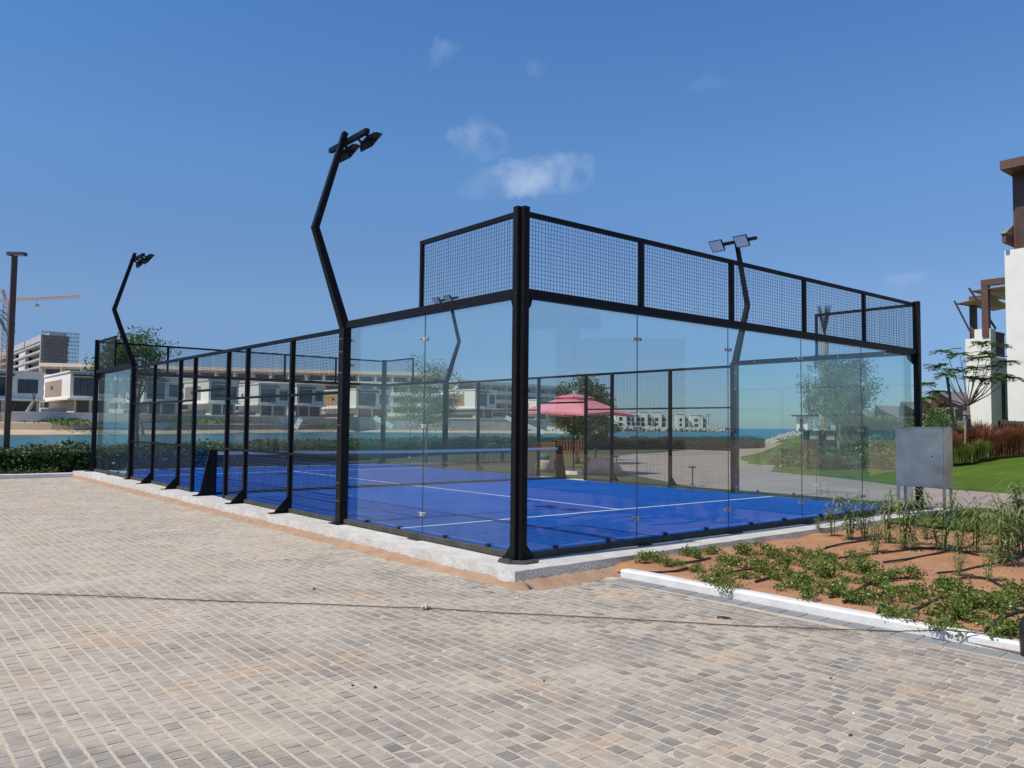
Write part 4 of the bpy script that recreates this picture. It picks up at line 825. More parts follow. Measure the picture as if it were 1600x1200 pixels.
rt_ = [(1490, 712, 29), (1500, 704, 31), (1512, 706, 30), (1525, 708, 30), (1538, 711, 29.5), (1530, 700, 32), (1545, 702, 31), (1552, 712, 29.3), (1560, 705, 31), (1566, 711, 29.3), (1578, 710, 29.3), (1575, 700, 32), (1590, 709, 29.2), (1592, 700, 31.5), (1604, 707, 29), (1618, 707, 29), (1632, 707, 29), (1515, 698, 33), (1650, 707, 29), (1480, 706, 31)]
for i, (u, v, d) in enumerate(rt_): put_tuft(u, v, d, random.uniform(.75, 1.1), True, i)
for i, (u, v, d) in enumerate([(1489, 718, 29), (1501, 720, 29), (1512, 718, 29), (1524, 717, 29), (1534, 715, 29), (1494, 722, 28.6), (1508, 722, 28.6)]): put_tuft(u, v, d, random.uniform(.75, 1.1), False, i)
# shrubs beyond the path
def shrub(label, base, rad, h, n, leaf, lm, seed, name='shrub', group=None):
    r = np.random.default_rng(seed); t = thing(name, label, 'shrub', tuple(base), group); b = np.array(base, float); k = 12; c = b+np.stack([r.normal(0, rad*.45, k), r.normal(0, rad*.45, k), r.uniform(.25, .8, k)*h], 1); pts = c[r.integers(0, k, n)]+r.normal(size=(n, 3))*np.array([rad*.25, rad*.25, h*.16]); pts[:, 2] = np.maximum(pts[:, 2], b[2])
    part('leaves', leaf_cloud(pts, leaf, .6, r), lm, t); sm = MB()
    for i in range(0, k, 2): sm.tube([b, b*.4+c[i]*.6, c[i]], [.02, .014, .008], 5, cap=False)
    part('stem', sm, 'bark', t)
SH = [(1215, 731, 34), (1232, 729, 34), (1248, 728, 34), (1262, 730, 32.5), (1278, 730, 32), (1292, 731, 31), (1306, 731, 31), (1320, 730, 30.5), (1334, 728, 30), (1350, 728, 30), (1366, 727, 30), (1380, 728, 29), (1394, 728, 29), (1300, 716, 34), (1330, 712, 35), (1352, 708, 36), (1375, 706, 37), (1395, 705, 37), (1255, 722, 35), (1408, 722, 30), (1340, 700, 40), (1370, 696, 42), (1400, 694, 42)]
for i, (u, v, d) in enumerate(SH): shrub('low green shrub in the planted border beyond the footpath', P(u, v, d), random.uniform(.45, .65), random.uniform(.5, .8), 420, .12, 'leafA' if i % 3 else 'leafC', 400+i, group='shrubs in the border beyond the footpath')
for i, (u, v, d, rr, hh) in enumerate([(1442, 690, 46, 1.1, 1.9), (1462, 692, 44, 1.1, 2.0), (1480, 695, 42, .9, 1.6), (1497, 697, 40, .7, 1.3)]): shrub(ORD[i]+' from the cabinet of the light green bushes below the curved roofs', P(u, v, d), rr, hh, 900, .16, 'leafA', 450+i, group='bushes before the curved roof houses')
M_['drygrass'] = MAT('dry_grass_stems', (.33, .28, .19), (.22, .20, .12), 1, rough=.9, island=.6)
for i in range(9):
    u = 1325+i*12; o = link(bpy.data.objects.new('dry_grass_tuft', finish(mesh_np('blades', *tuft(500+i, 300, 1.7, .05, .5)), 'drygrass'))); o.location = tuple(P(u, 690, 55)); o['label'] = ORD[i]+' from left of the tall dry grass tufts below the far roofs'; o['category'] = 'grass'; o['group'] = 'dry grass on the far bank'; o.scale = (1.6, 1.6, 1.0)
# ================================================================== PARASOL CORNER
ub = G(896, 741, GZ); uz = GZ; ud = float((ub-CAM)@FW)
um = thing('parasol', 'pink square parasol on a white base beyond the court', 'parasol', (ub[0], ub[1], uz))
part('base', MB().prism([(ub[0]+.36*math.cos(k*math.pi/4+.39), ub[1]+.36*math.sin(k*math.pi/4+.39)) for k in range(8)], uz, uz+.12), 'render', um)
part('pole', MB().tube([(ub[0], ub[1], uz+.12), (ub[0], ub[1], uz+2.83)], .028, 8), 'brownwood', um, smooth=True)
cv = MB(); R_ = 2.2; zr = uz+2.13; za = uz+2.77; ring = []
for k in range(8):
    a = k*math.pi/4-.62; rr = R_ if k % 2 == 0 else R_*.715; ring.append((ub[0]+rr*math.cos(a), ub[1]+rr*math.sin(a), zr-(.03 if k % 2 == 0 else -.07)))
inner = [(ub[0]+(x-ub[0])*.24, ub[1]+(y-ub[1])*.24, za-.10) for x, y, z in ring]; midr = [(ub[0]+(x-ub[0])*.62, ub[1]+(y-ub[1])*.62, z*.5+(za-.10)*.5-(.035 if k % 2 else 0)) for k, (x, y, z) in enumerate(ring)]
cv.add(ring+midr+inner, [(k, (k+1) % 8, (k+1) % 8+8, k+8) for k in range(8)]+[(k+8, (k+1) % 8+8, (k+1) % 8+16, k+16) for k in range(8)])
val = [(x, y, z-.07) for x, y, z in ring]; cv.add(ring+val, [(k, k+8, (k+1) % 8+8, (k+1) % 8) for k in range(8)]); cn = part('canopy', cv, 'pink', um)
vt = MB(); vr = [(ub[0]+(x-ub[0])*.34, ub[1]+(y-ub[1])*.34, za-.07) for x, y, z in ring]; vt.add(vr+[(ub[0], ub[1], za+.08)], [(k, (k+1) % 8, 8) for k in range(8)]); part('vent', vt, 'pink', cn); part('finial', MB().tube([(ub[0], ub[1], za+.06), (ub[0], ub[1], za+.17)], .03, 8), 'render', um)
for k in range(8): x, y, z = ring[k]; part('rib', MB().bar((ub[0], ub[1], za-.09), (x, y, z-.02), .02, .025), 'brownwood', um)
def slat_seat(label, u, vb, w_, name, cat, back=.55, rot=0.0, seat=.42, dz=GZ):
    p = G(u, vb, dz); t = thing(name, label, cat, tuple(p)); d = Vector((math.cos(rot), math.sin(rot), 0)); s = Vector((-d.y, d.x, 0)); b = Vector(p)
    for i in range(5): q = b+s*(.09*i)+Vector((0, 0, seat)); part('slat', MB().bar(q-d*w_/2, q+d*w_/2, .075, .03), 'wood', t)
    k = max(5, int(w_/.11))
    for i in range(k): q = b+s*.45+d*(-w_/2+w_*(i+.5)/k)+Vector((0, 0, seat+.05)); part('back_slat', MB().bar(q, q+s*.10+Vector((0, 0, back)), .06, .02), 'wood', t)
    part('back_rail', MB().bar(b+s*.55-d*w_/2+Vector((0, 0, seat+back+.05)), b+s*.55+d*w_/2+Vector((0, 0, seat+back+.05)), .05, .07), 'wood', t)
    for i in (-1, 1):
        for j in (.0, .42): q = b+d*(i*(w_/2-.04))+s*j; part('leg', MB().bar(q, q+Vector((0, 0, seat-.02)), .05, .05), 'wood', t)
    return t
slat_seat('slatted wooden chair left of the parasol base beyond the net', 860, 735, .55, 'wooden_chair', 'chair', rot=-.6)
slat_seat('wide wooden bench behind the parasol pole', 898, 731, 1.3, 'wooden_bench', 'bench', back=.62, rot=-.6)
def box_at(name, u, vb, w_, d_, h_, m, label, cat):
    p = G(u, vb, GZ); single(name, MB().prism([(p[0]+w_/2*RT[0]*i+d_/2*FW[0]*j, p[1]+w_/2*RT[1]*i+d_/2*FW[1]*j) for i, j in ((-1, -1), (1, -1), (1, 1), (-1, 1))], GZ, GZ+h_), m, label, cat, loc=tuple(p))
p = G(849, 737, GZ); st = MB(); st.lathe([(.001, 0), (.26, 0), (.29, .12), (.28, .34), (.24, .44), (.001, .45)], (p[0], p[1], GZ), 14); single('stone_stool', st, 'stonewall', 'round grey stone stool left of the wooden chair', 'stool', loc=tuple(p), smooth=True)
q = MB(); q.lathe([(.001, 0), (.20, 0), (.24, .05), (.23, .16), (.15, .21), (.001, .22)], (p[0], p[1], GZ+.452), 14); single('cushion', q, 'teal', 'teal cushion lying on the round stone stool', 'cushion', loc=(p[0], p[1], GZ+.452), smooth=True)
for i, (u, v, s) in enumerate(((938, 739, .55), (952, 738, .42), (926, 737, .4))):
    p = G(u, v, GZ); r = np.random.default_rng(i); mb = MB(); mb.lathe([(.001, 0), (s, 0), (s*1.02, s*.35), (s*.75, s*.75), (s*.3, s*.92), (.001, s*.95)], (p[0], p[1], GZ), 10); mb.v = [(x+r.normal()*s*.06, y+r.normal()*s*.06, z+(r.normal()*s*.05 if z > GZ+.01 else 0)) for x, y, z in mb.v]
    single('boulder', mb, 'stonewall', ('largest', 'rightmost', 'leftmost')[i]+' grey boulder on the grass right of the parasol', 'boulder', 'boulders by the parasol', loc=tuple(p))
for i, (u, v, lab) in enumerate(((1082, 758, 'small mushroom path light on the lawn edge right of centre'), (963, 735, 'small path light at the left end of the footpath'))):
    p = G(u, v, GZ+.05); t = thing('path_light', lab, 'path light', tuple(p), 'path lights'); part('stem', MB().tube([p, p+np.array([0, 0, .48])], .018, 8), 'darkmetal', t); hd = MB(); hd.lathe([(.001, .03), (.06, .05), (.11, .02), (.11, 0), (.03, -.01)], (p[0], p[1], p[2]+.49), 12); part('head', hd, 'darkmetal', t, smooth=True); part('foot', MB().tube([p, p+np.array([0, 0, .02])], .06, 10), 'darkmetal', t)
# twin litter bins with roofs
for i, (u, lab) in enumerate(((1268, 'left brown litter bin with roof and yellowed notice'), (1294, 'right brown litter bin with roof and yellowed notice'))):
    b = P(u, 712+i*1, 36); t = thing('litter_bin', lab, 'bin', tuple(b), 'twin litter bins'); x, y, z = b; ax = np.array([RT[0], RT[1]]); ay = np.array([FW[0], FW[1]])/math.hypot(FW[0], FW[1])
    def ob(w0, w1, d0, d1, z0, z1): return MB().prism([tuple(np.array([x, y])+ax*a+ay*c) for a, c in ((w0, d0), (w1, d0), (w1, d1), (w0, d1))], z0, z1)
    part('body', ob(-.30, .30, -.25, .25, z-.2, z+.72), 'brownwood', t); part('back_panel', ob(-.30, .30, .10, .22, z+.72, z+1.06), 'brownwood', t)
    for s in (-.28, .24): part('roof_post', ob(s, s+.04, -.24, -.20, z+.72, z+1.06), 'brownmetal', t)
    part('notice', ob(-.17, .19, -.262, -.252, z+.74, z+1.02), 'notice', t); part('roof', ob(-.37, .37, -.33, .30, z+1.06, z+1.15), 'brownmetal', t)
# street lamp at left
lb = G(8, 741, GZ); sl = thing('street_lamp', 'tall brown street lamp post at the left edge', 'street lamp', tuple(lb))
part('post', MB().bar((lb[0], lb[1], GZ), (lb[0], lb[1], 6.74), .16, .16), 'brownmetal', sl)
part('lamp_head', MB().bar((lb[0]-.20*RT[0], lb[1]-.20*RT[1], 6.80), (lb[0]+.34*RT[0], lb[1]+.34*RT[1], 6.80), .22, .10), 'darkmetal', sl)
part('diffuser', MB().bar((lb[0]+.02*RT[0], lb[1]+.02*RT[1], 6.742), (lb[0]+.30*RT[0], lb[1]+.30*RT[1], 6.742), .14, .012), 'lens', sl)
part('base_plate', MB().box(lb[0]-.2, lb[0]+.2, lb[1]-.2, lb[1]+.2, GZ, GZ+.03), 'brownmetal', sl)
# ================================================================== FAR SHORE
SHORE = [(-420, 680, 95), (-200, 681, 105), (0, 680, 120), (80, 680, 125), (250, 679, 142), (450, 677, 188), (560, 676, 219), (700, 676.5, 229), (840, 677.5, 240), (945, 677, 262), (965, 677, 330)]
def at_d(u, d): p = P(u, 664, d); return p[0], p[1]
TERR = 3.0
fs = MB(); prof = [(0, -1.2), (0.2, -.60), (4, .15), (9, .8), (14, 1.0), (14.1, 1.0), (24, 1.9), (24.5, TERR), (600, TERR)]
prof = [(0, -1.2), (.5, -.58), (2.5, -.1), (4, .1), (4.3, .1), (4.8, 1.2), (9.3, 1.35), (9.6, TERR-.1), (500, TERR)]
rows = []
for (u, v, d) in SHORE: rows.append([(*at_d(u, d+e), z) for e, z in prof])
k = len(prof); fs.add([q for r_ in rows for q in r_], [(i*k+j, i*k+j+1, (i+1)*k+j+1, (i+1)*k+j) for i in range(len(rows)-1) for j in range(k-1)])
single('far_beach', fs, 'beach', kind='structure')
def wall_run(name, u0, u1, e, z0, z1, m, label, steps=8, th=.6):
    us = np.linspace(u0, u1, steps+1); D = lambda u: float(np.interp(u, [s[0] for s in SHORE], [s[2] for s in SHORE])); t = thing(name, label, 'wall', (*at_d(u0, D(u0)+e), z0)); 
    for a, b in zip(us[:-1], us[1:]):
        p, q = at_d(a, D(a)+e), at_d(b, D(b)+e); p2, q2 = at_d(a, D(a)+e+th), at_d(b, D(b)+e+th); zz = z1; part('wall_panel', MB().prism([p, q, q2, p2], z0, zz), m, t)
        part('coping', MB().prism([at_d(a, D(a)+e-.12), at_d(b, D(b)+e-.12), at_d(b, D(b)+e+th+.1), at_d(a, D(a)+e+th+.1)], zz+.002, zz+.16), 'render', t)
wall_run('garden_wall', 18, 300, 8.7, .9, 2.9, 'greyrender', 'long pale garden wall above the far beach at left')
wall_run('low_wall', 112, 300, 4.0, -.2, 1.2, 'greyrender', 'lower pale wall just above the far beach at left')
wall_run('low_wall', 302, 535, 4.0, -.2, 1.3, 'greyrender', 'lower pale wall just above the far beach behind the mesh fence')
wall_run('garden_wall', 305, 535, 8.7, .9, 3.0, 'greyrender', 'pale garden wall above the far beach behind the mesh fence')
wall_run('stone_wall', 542, 860, 3.6, -.2, 3.4, 'stonewall', 'beige stone retaining wall across the lagoon')
# sloping stair parapets on the far bank
for i, (u0, v0, u1, v1, d) in enumerate(((585, 652, 614, 668, 216), (790, 652, 850, 676, 226), (855, 668, 880, 677, 232), (470, 655, 462, 670, 186))):
    single('ramp_parapet', MB().bar(P(u0, v0, d), P(u1, v1, d), .8, 1.2), 'render', ('white ramp parapet before the stone wall at centre', 'long white ramp parapet descending left of the parasol', 'short white ramp parapet at the water left of the parasol', 'thin white ramp edge on the beach behind the mesh')[i], 'parapet', 'ramp parapets on the far bank', loc=tuple(P(u0, v0, d)))
FO = [3, 2, 1, 4, 5, 6, 7, 8, 9, 10, 11, 12, 0]
# shrubs along the far beach (low planting)
for i, (u, v, d, w_) in enumerate(((128, 660, 133, 5), (100, 656, 134, 3), (60, 664, 132, 3), (260, 658, 153, 7), (300, 657, 160, 6), (345, 656, 168, 6), (420, 662, 190, 5), (490, 664, 205, 5), (660, 650, 236, 5), (870, 662, 258, 8), (900, 660, 262, 8), (935, 663, 275, 8), (30, 662, 130, 3))):
    r = np.random.default_rng(600+i); b = np.array(P(u, v, d)); n = 500; pts = b+np.stack([r.normal(0, w_*.5, n), r.normal(0, w_*.3, n), np.abs(r.normal(0, .28, n))-.4], 1); t = thing('far_shrub', ORD[FO[i]]+' from left of the low shrub patches on the far lagoon bank', 'shrub', tuple(b), 'shrubs on the far bank'); part('leaves', leaf_cloud(pts, .5, .6, r), 'leafA' if i % 2 else 'leafB', t)
def villa(label, uc, ul, ur, vt, vb, panel, depth=None, H=7.6, winL=(.08, .55), dark=False):
    """two storey villa: near corner at uc; sunny face runs left to ul, shaded face right to ur"""
    d = depth or H*FPX/(vb-vt); c = P(uc, vb, d); X0, Y0 = c[0], c[1]; z0 = c[2]; z1 = P(uc, vt, d)[2]; Y1 = float(onX(ul, vb, X0)[1]); X1 = float(onY(ur, vb, Y0)[0]); Y1 = max(Y0+3, min(Y1, Y0+26)); X1 = max(X0+3, min(X1, X0+30))
    t = thing('villa', label, 'house', (X0, Y0, z0)); zm = z0+(z1-z0)*.36
    part('upper_wall', MB().box(X0, X1, Y0, Y1, zm, z1), 'render', t)
    part('ground_wall', MB().box(X0+1.0, X1-.3, Y0+1.2, Y1-.3, z0-3.5, zm-.002), 'greyrender', t)
    part('roof_slab', MB().box(X0-.25, X1+.25, Y0-.25, Y1+.25, z1+.002, z1+.28), 'render', t)
    part('balcony_slab', MB().box(X0-.5, X1+.2, Y0-.9, Y1+.2, zm-.30, zm-.004), 'render', t)
    wy = Y1-Y0; hz = z1-zm
    fr = part('cladding_panel', MB().box(X0-.05, X0-.002, Y0+wy*.30, Y1-wy*.06, zm+hz*.12, z1-hz*.22), panel, t)
    part('vent', MB().box(X0-.09, X0-.052, Y0+wy*.62, Y0+wy*.70, zm+hz*.42, zm+hz*.56), 'darkmetal', fr)
    wx = X1-X0
    def window(x0, x1, za, zb, n, yy):
        f = MB(); f.box(x0, x1, yy-.06, yy-.002, za, zb); wd = part('window', f, 'darkmetal', t)
        for i in range(n): part('pane', MB().box(x0+(x1-x0)*i/n+.06, x0+(x1-x0)*(i+1)/n-.06, yy-.085, yy-.062, za+.08, zb-.08), 'darkglass', wd)
    window(X0+wx*winL[0], X0+wx*winL[1], zm+hz*.10, z1-hz*.20, 3, Y0); window(X0+wx*(winL[1]+.12), X0+wx*.93, zm+hz*.22, z1-hz*.25, 2, Y0)
    window(X0+1.0+wx*.05, X0+wx*.48, z0+.1, zm-.4, 4, Y0+1.2); window(X0+wx*.55, X1-.8, z0+.1, zm-.4, 3, Y0+1.2)
    part('terrace_railing', MB().box(X0-.45, X0-.40, Y0+.5, Y1, z0, z0+1.0), 'darkmetal', t)
    part('canopy', MB().box(X0+wx*.05, X0+wx*.62, Y0-1.0, Y0-.003, z1-hz*.14, z1-hz*.08), 'darkmetal', t)
    return t
VL = [('grey fronted villa at the left edge across the lagoon', -60, -140, 66, 578, 645, 'taupe', 132), ('white villa with taupe cladding panel left of the court', 108, 65, 175, 581, 645, 'taupe', 150),
      ('white villa behind the tree seen through the far glass', 224, 196, 282, 590, 647, 'taupe', 158), ('white villa behind the first mesh bays with wide windows', 325, 286, 372, 594, 648, 'taupe', 180),
      ('white villa behind the middle mesh bays', 403, 366, 452, 600, 649, 'render', 200), ('villa with narrow white edge behind the near mesh bay', 463, 455, 506, 602, 650, 'woodpanel', 212), ('villa with tan wood panel behind the lamp post', 556, 503, 610, 608, 652, 'woodpanel', 236),
      ('white villa with wood panel above the stone wall', 742, 688, 775, 609, 653, 'woodpanel', 250), ('villa partly hidden by the near corner post', 838, 800, 878, 625, 655, 'taupe', 300)]
for lab, uc, ul, ur, vt, vb, pn, d in VL: villa(lab, uc, ul, ur, vt, vb, pn, d)
# long cream apartment block behind the villas
def apartments(name, label, u0, d0, u1, d1, vt0, floors, fh, deep, m, slabm, bays, rnd=False, vb=None):
    a = np.array(at_d(u0, d0)); b = np.array(at_d(u1, d1)); zt = P(u0, vt0, d0)[2]; L_ = np.linalg.norm(b-a); e = (b-a)/L_; nrm = np.array([e[1], -e[0]])
    if nrm@(CAM[:2]-a) < 0: nrm = -nrm
    t = thing(name, label, 'building', (*a, TERR)); zb = zt-floors*fh
    def pr(s0, s1, o0, o1, z0, z1): return MB().prism([tuple(a+e*s+nrm*o) for s, o in ((s0, o0), (s1, o0), (s1, o1), (s0, o1))], z0, z1)
    part('wall', pr(0, L_, -deep, -2.2, min(zb, TERR-2), zt-.02), m, t); part('parapet', pr(-.5, L_+.5, -deep-.4, .5, zt, zt+1.2), slabm, t)
    for f in range(floors):
        z = zt-(f+1)*fh; off = (1.6 if f % 2 else .2) if rnd else .4
        part('floor_slab', pr(-.3, L_+.3, -2.3, off, z-.25, z+.15), slabm, t); part('balcony_front', pr(-.2, L_+.2, off-.25, off-.05, z+.152, z+1.15), slabm if rnd else m, t)
        n = bays
        for i in range(n):
            s0 = L_*(i+.15)/n; s1 = L_*(i+.85)/n; part('window', pr(s0, s1, -2.19, -2.10, z+.3, z+fh-.7), 'darkglass', t)
    for i in range(bays+1): s = L_*i/bays; part('fin', pr(max(0, s-.2), min(L_, s+.2), -2.3, .1, zb, zt-.003), slabm, t)
    return t
apartments('apartment_block', 'long cream apartment block behind the white villas', 60, 270, 690, 302, 572, 5, 3.8, 16, 'cream', 'cream', 22)
apartments('apartment_block', 'grey banded apartment block right of the lamp pole behind the corner post', 715, 300, 880, 345, 598, 4, 3.4, 16, 'greyrender', 'greyrender', 7, rnd=True)
# building under construction with scaffold, tower crane
def construction():
    d = 400; c = P(61, 600, d); X0, Y0 = c[0], c[1]; zt = P(61, 522, d)[2]; Y1 = float(onX(-60, 600, X0)[1]); X1 = float(onY(106, 600, Y0)[0]); t = thing('unfinished_building', 'unfinished grey concrete building with scaffolding at far left', 'building', (X0, Y0, TERR)); fh = 3.9; nf = 9
    part('core', MB().box(X0+3, X1-1, Y0+2, Y1-2, 0, zt-.5), 'scaffold', t)
    for f in range(nf): z = zt-f*fh; part('floor_slab', MB().box(X0, X1, Y0+.5, Y1, z-(.9 if f else 3.2), z), 'concretefar', t)
    for i in range(9): y = Y0+1+(Y1-Y0-2)*i/8; part('column', MB().box(X0+.05, X0+1.8, y-.9, y+.9, 0, zt-.02), 'concretefar', t)
    for i in range(12): x = X0+1+(X1-X0-2)*i/11; part('column', MB().box(x-.5, x+.5, Y0+.55, Y0+2.2, 0, zt-.02), 'concretefar', t)
    for f in range(1, nf):
        for i in range(8):
            if (f*3+i) % 3 != 0: y = Y0+1+(Y1-Y0-2)*i/8; part('infill', MB().box(X0+.6, X0+.9, y+.92, y+(Y1-Y0-2)/8*.55, zt-(f+1)*fh, zt-f*fh-.92), 'concretefar' if (i+f) % 2 else 'greyrender', t)
    sc = MB()
    for i in range(26): x = X0+(X1-X0+4)*i/25; sc.box(x-.07, x+.07, Y0-1.6, Y0-1.46, 0, zt+2)
    for j in range(18): z = zt+1.5-j*2; sc.box(X0, X1+4, Y0-1.68, Y0-1.62, z-.06, z+.06); sc.box(X0, X1+4, Y0-1.3, Y0-.2, z-.3, z-.22)
    part('scaffolding', sc, 'scaffold', t); part('plant_room', MB().box(X0+6, X0+14, Y0+14, Y0+30, zt+.01, zt+2.6), 'concretefar', t)
construction()
def crane():
    d = 430; b = P(2, 650, d); t = thing('tower_crane', 'red tower crane reaching over the unfinished building', 'crane', tuple(b)); zt = P(2, 470, d)[2]; m = MB()
    def lat(a, c, w_, n, up):
        a = Vector(a); c = Vector(c); dr_ = (c-a).normalized(); s = dr_.cross(Vector(up)).normalized(); q = s.cross(dr_); cor = [s*w_/2+q*w_/2, s*-w_/2+q*w_/2, s*-w_/2-q*w_/2, s*w_/2-q*w_/2]; mb = MB()
        for k in cor: mb.bar(a+k, c+k, .28, .28)
        for i in range(n):
            p = a+(c-a)*i/n; e = a+(c-a)*(i+1)/n
            for j in range(4): mb.bar(p+cor[j], e+cor[(j+1) % 4], .18, .18); mb.bar(p+cor[j], p+cor[(j+1) % 4], .18, .18)
        return mb
    part('mast', lat((b[0], b[1], 0), (b[0], b[1], zt), 2.4, 22, (0, 1, 0)), 'crane', t)
    j0, j1 = P(-20, 471, d), P(124, 463, d); part('jib', lat(j0, j1, 1.1, 26, (0, 0, 1)), 'crane', t); tp_ = P(4, 452, d); part('tower_peak', lat((b[0], b[1], zt), tp_, 1.0, 3, (0, 1, 0)), 'crane', t)
    for u in (60, 105): part('tie_rod', MB().bar(tp_, P(u, 466.5, d), .12, .12), 'crane', t)
    part('cab', MB().box(b[0]+1.4, b[0]+3.4, b[1]-1, b[1]+1, zt-3, zt-.4), 'render', t)
    p = P(58, 469, d); hk = MB().bar(p, P(58, 476, d), .15, .15); hk.box(p[0]-1, p[0]+1, p[1]-1, p[1]+1, p[2]-3.4, p[2]-2.2); part('hook_block', hk, 'crane', t)
crane()
# far peninsula with white blocks, rocks
pen = MB(); pts = []
for u, v, d in ((930, 671, 430), (980, 672, 430), (1060, 671.5, 440), (1136, 672.5, 450)): pts.append([(*at_d(u, d), -1.5), (*at_d(u, d+3), .6), (*at_d(u, d+10), 1.6), (*at_d(u, d+150), 1.6), (*at_d(u, d+170), -1.5)])
pen.add([q for r_ in pts for q in r_], [(i*5+j, i*5+j+1, (i+1)*5+j+1, (i+1)*5+j) for i in range(3) for j in range(4)]+[(15, 16, 17, 18, 19)]); single('peninsula', pen, 'lawn', kind='structure')
for i, (u0, u1, vt) in enumerate(((962, 979, 643), (985, 994, 644), (998, 1012, 643.5), (1019, 1034, 644), (1058, 1070, 647), (1079, 1098, 648))):
    d = 480+i*6; p = np.array(at_d(u0, d)); q = np.array(at_d(u1, d)); e = (q-p)/np.linalg.norm(q-p); nn = np.array([e[1], -e[0]]); nn = nn if nn@(CAM[:2]-p) > 0 else -nn; zt = P(u0, vt, d)[2]
    t = thing('white_block', ('leftmost', 'second', 'third', 'fourth', 'fifth', 'rightmost')[i]+' of the small white blocks on the far peninsula right of the parasol', 'building', (*p, 1.5), 'white blocks on the far peninsula')
    W = np.linalg.norm(q-p)
    def pr(s0, s1, o0, o1, z0, z1): return MB().prism([tuple(p+e*s+nn*o) for s, o in ((s0, o0), (s1, o0), (s1, o1), (s0, o1))], z0, z1)
    part('wall', pr(0, W, -8, 0, 1.0, zt), 'render', t); part('stair_core', pr(W, W+3.2, -8, -2, 1.0, zt-1.2), 'greyrender', t)
    for f in range(2): part('window', pr(W*.3, W*.62, .0, .12, 2.2+f*3.3, 4.2+f*3.3), 'darkglass', t); part('window', pr(W+.5, W+2.6, -1.99, -1.9, 2.2+f*3.2, 4.2+f*3.2), 'darkglass', t)
    part('roof', pr(-.3, W+.3, -8.3, .3, zt+.01, zt+.4), 'render', t)
def rocks(name, poly, n, smin, smax, zf, label, seed):
    r = np.random.default_rng(seed); V = []; F = []; o = 0; ico = MB(); ico.lathe([(.01, -1), (.8, -.55), (1, .05), (.7, .6), (.01, .9)], (0, 0, 0), 6); bv = np.array(ico.v); bf = np.array(ico.f)
    for i in range(n):
        p = poly(r); s = r.uniform(smin, smax); sc = s*r.uniform(.6, 1.3, 3); a = r.uniform(0, 6.28); c, sn = math.cos(a), math.sin(a); v = bv*sc+r.normal(size=bv.shape)*s*.12; v = np.stack([v[:, 0]*c-v[:, 1]*sn, v[:, 0]*sn+v[:, 1]*c, v[:, 2]], 1)+p; V.append(v); F.append(bf+o); o += len(v)
    single(name, (np.concatenate(V), np.concatenate(F)), 'rock', label, 'rocks', kind='stuff')
def bw1(r): t = r.random(); u = 1195+75*t; h = t**.8; d = 95+r.uniform(0, 10); x, y = at_d(u, d); return np.array([x, y, -.6+r.random()*(1.35*min(1, t*2.2))])
rocks('breakwater_rocks', bw1, 420, .3, .6, None, 'pale rock breakwater left of the litter bins', 71)
def bw2(r): t = r.random(); u = 975+162*t; d = 424+16*t+r.uniform(0, 8); x, y = at_d(u, d); return np.array([x, y, -.6+r.random()*2.4*(1-t*.55)])
rocks('breakwater_rocks', bw2, 700, .6, 1.3, None, 'pale rock edge along the far peninsula right of the parasol', 72)
for i, (u, v, d) in enumerate(((1094, 664, 470), (1107, 663, 470), (1048, 664, 470))): palm(('palm on the far peninsula by the rightmost block', 'rightmost palm on the far peninsula', 'palm on the far peninsula between white blocks')[i], P(u, v+2, d), 6, 9, 2.6, .3, 700+i, up=.7)
# land behind the breakwater with hut and flagpole
bl = MB(); bl.prism([at_d(1215, 104), at_d(1275, 98), at_d(1420, 96), at_d(1500, 130), at_d(1300, 160)], -1.2, .7); single('headland', bl, 'beach', kind='structure')
hp = P(1258, 661, 105); hut = thing('beach_hut', 'small white hut with dark overhanging roof beyond the breakwater', 'hut', tuple(hp)); part('wall', MB().box(hp[0]-.6, hp[0]+.9, hp[1]-.6, hp[1]+.9, .6, hp[2]+.85), 'render', hut); part('roof', MB().box(hp[0]-1.3, hp[0]+1.3, hp[1]-1.2, hp[1]+1.2, hp[2]+.86, hp[2]+1.05), 'darkmetal', hut); part('door', MB().box(hp[0]-.64, hp[0]-.602, hp[1]-.1, hp[1]+.4, .7, hp[2]+.5), 'brownwood', hut)
fpole = P(1262, 662, 104); fp2 = P(1262, 624, 104); fpo = thing('flagpole', 'thin white flagpole beside the beach hut', 'flagpole', tuple(fpole)); part('pole', MB().tube([(fpole[0], fpole[1], .6), (fpole[0], fpole[1], fp2[2])], [.07, .045], 8), 'render', fpo); part('finial', MB().tube([(fpole[0], fpole[1], fp2[2]), (fpole[0], fpole[1], fp2[2]+.15)], .09, 8), 'render', fpo)
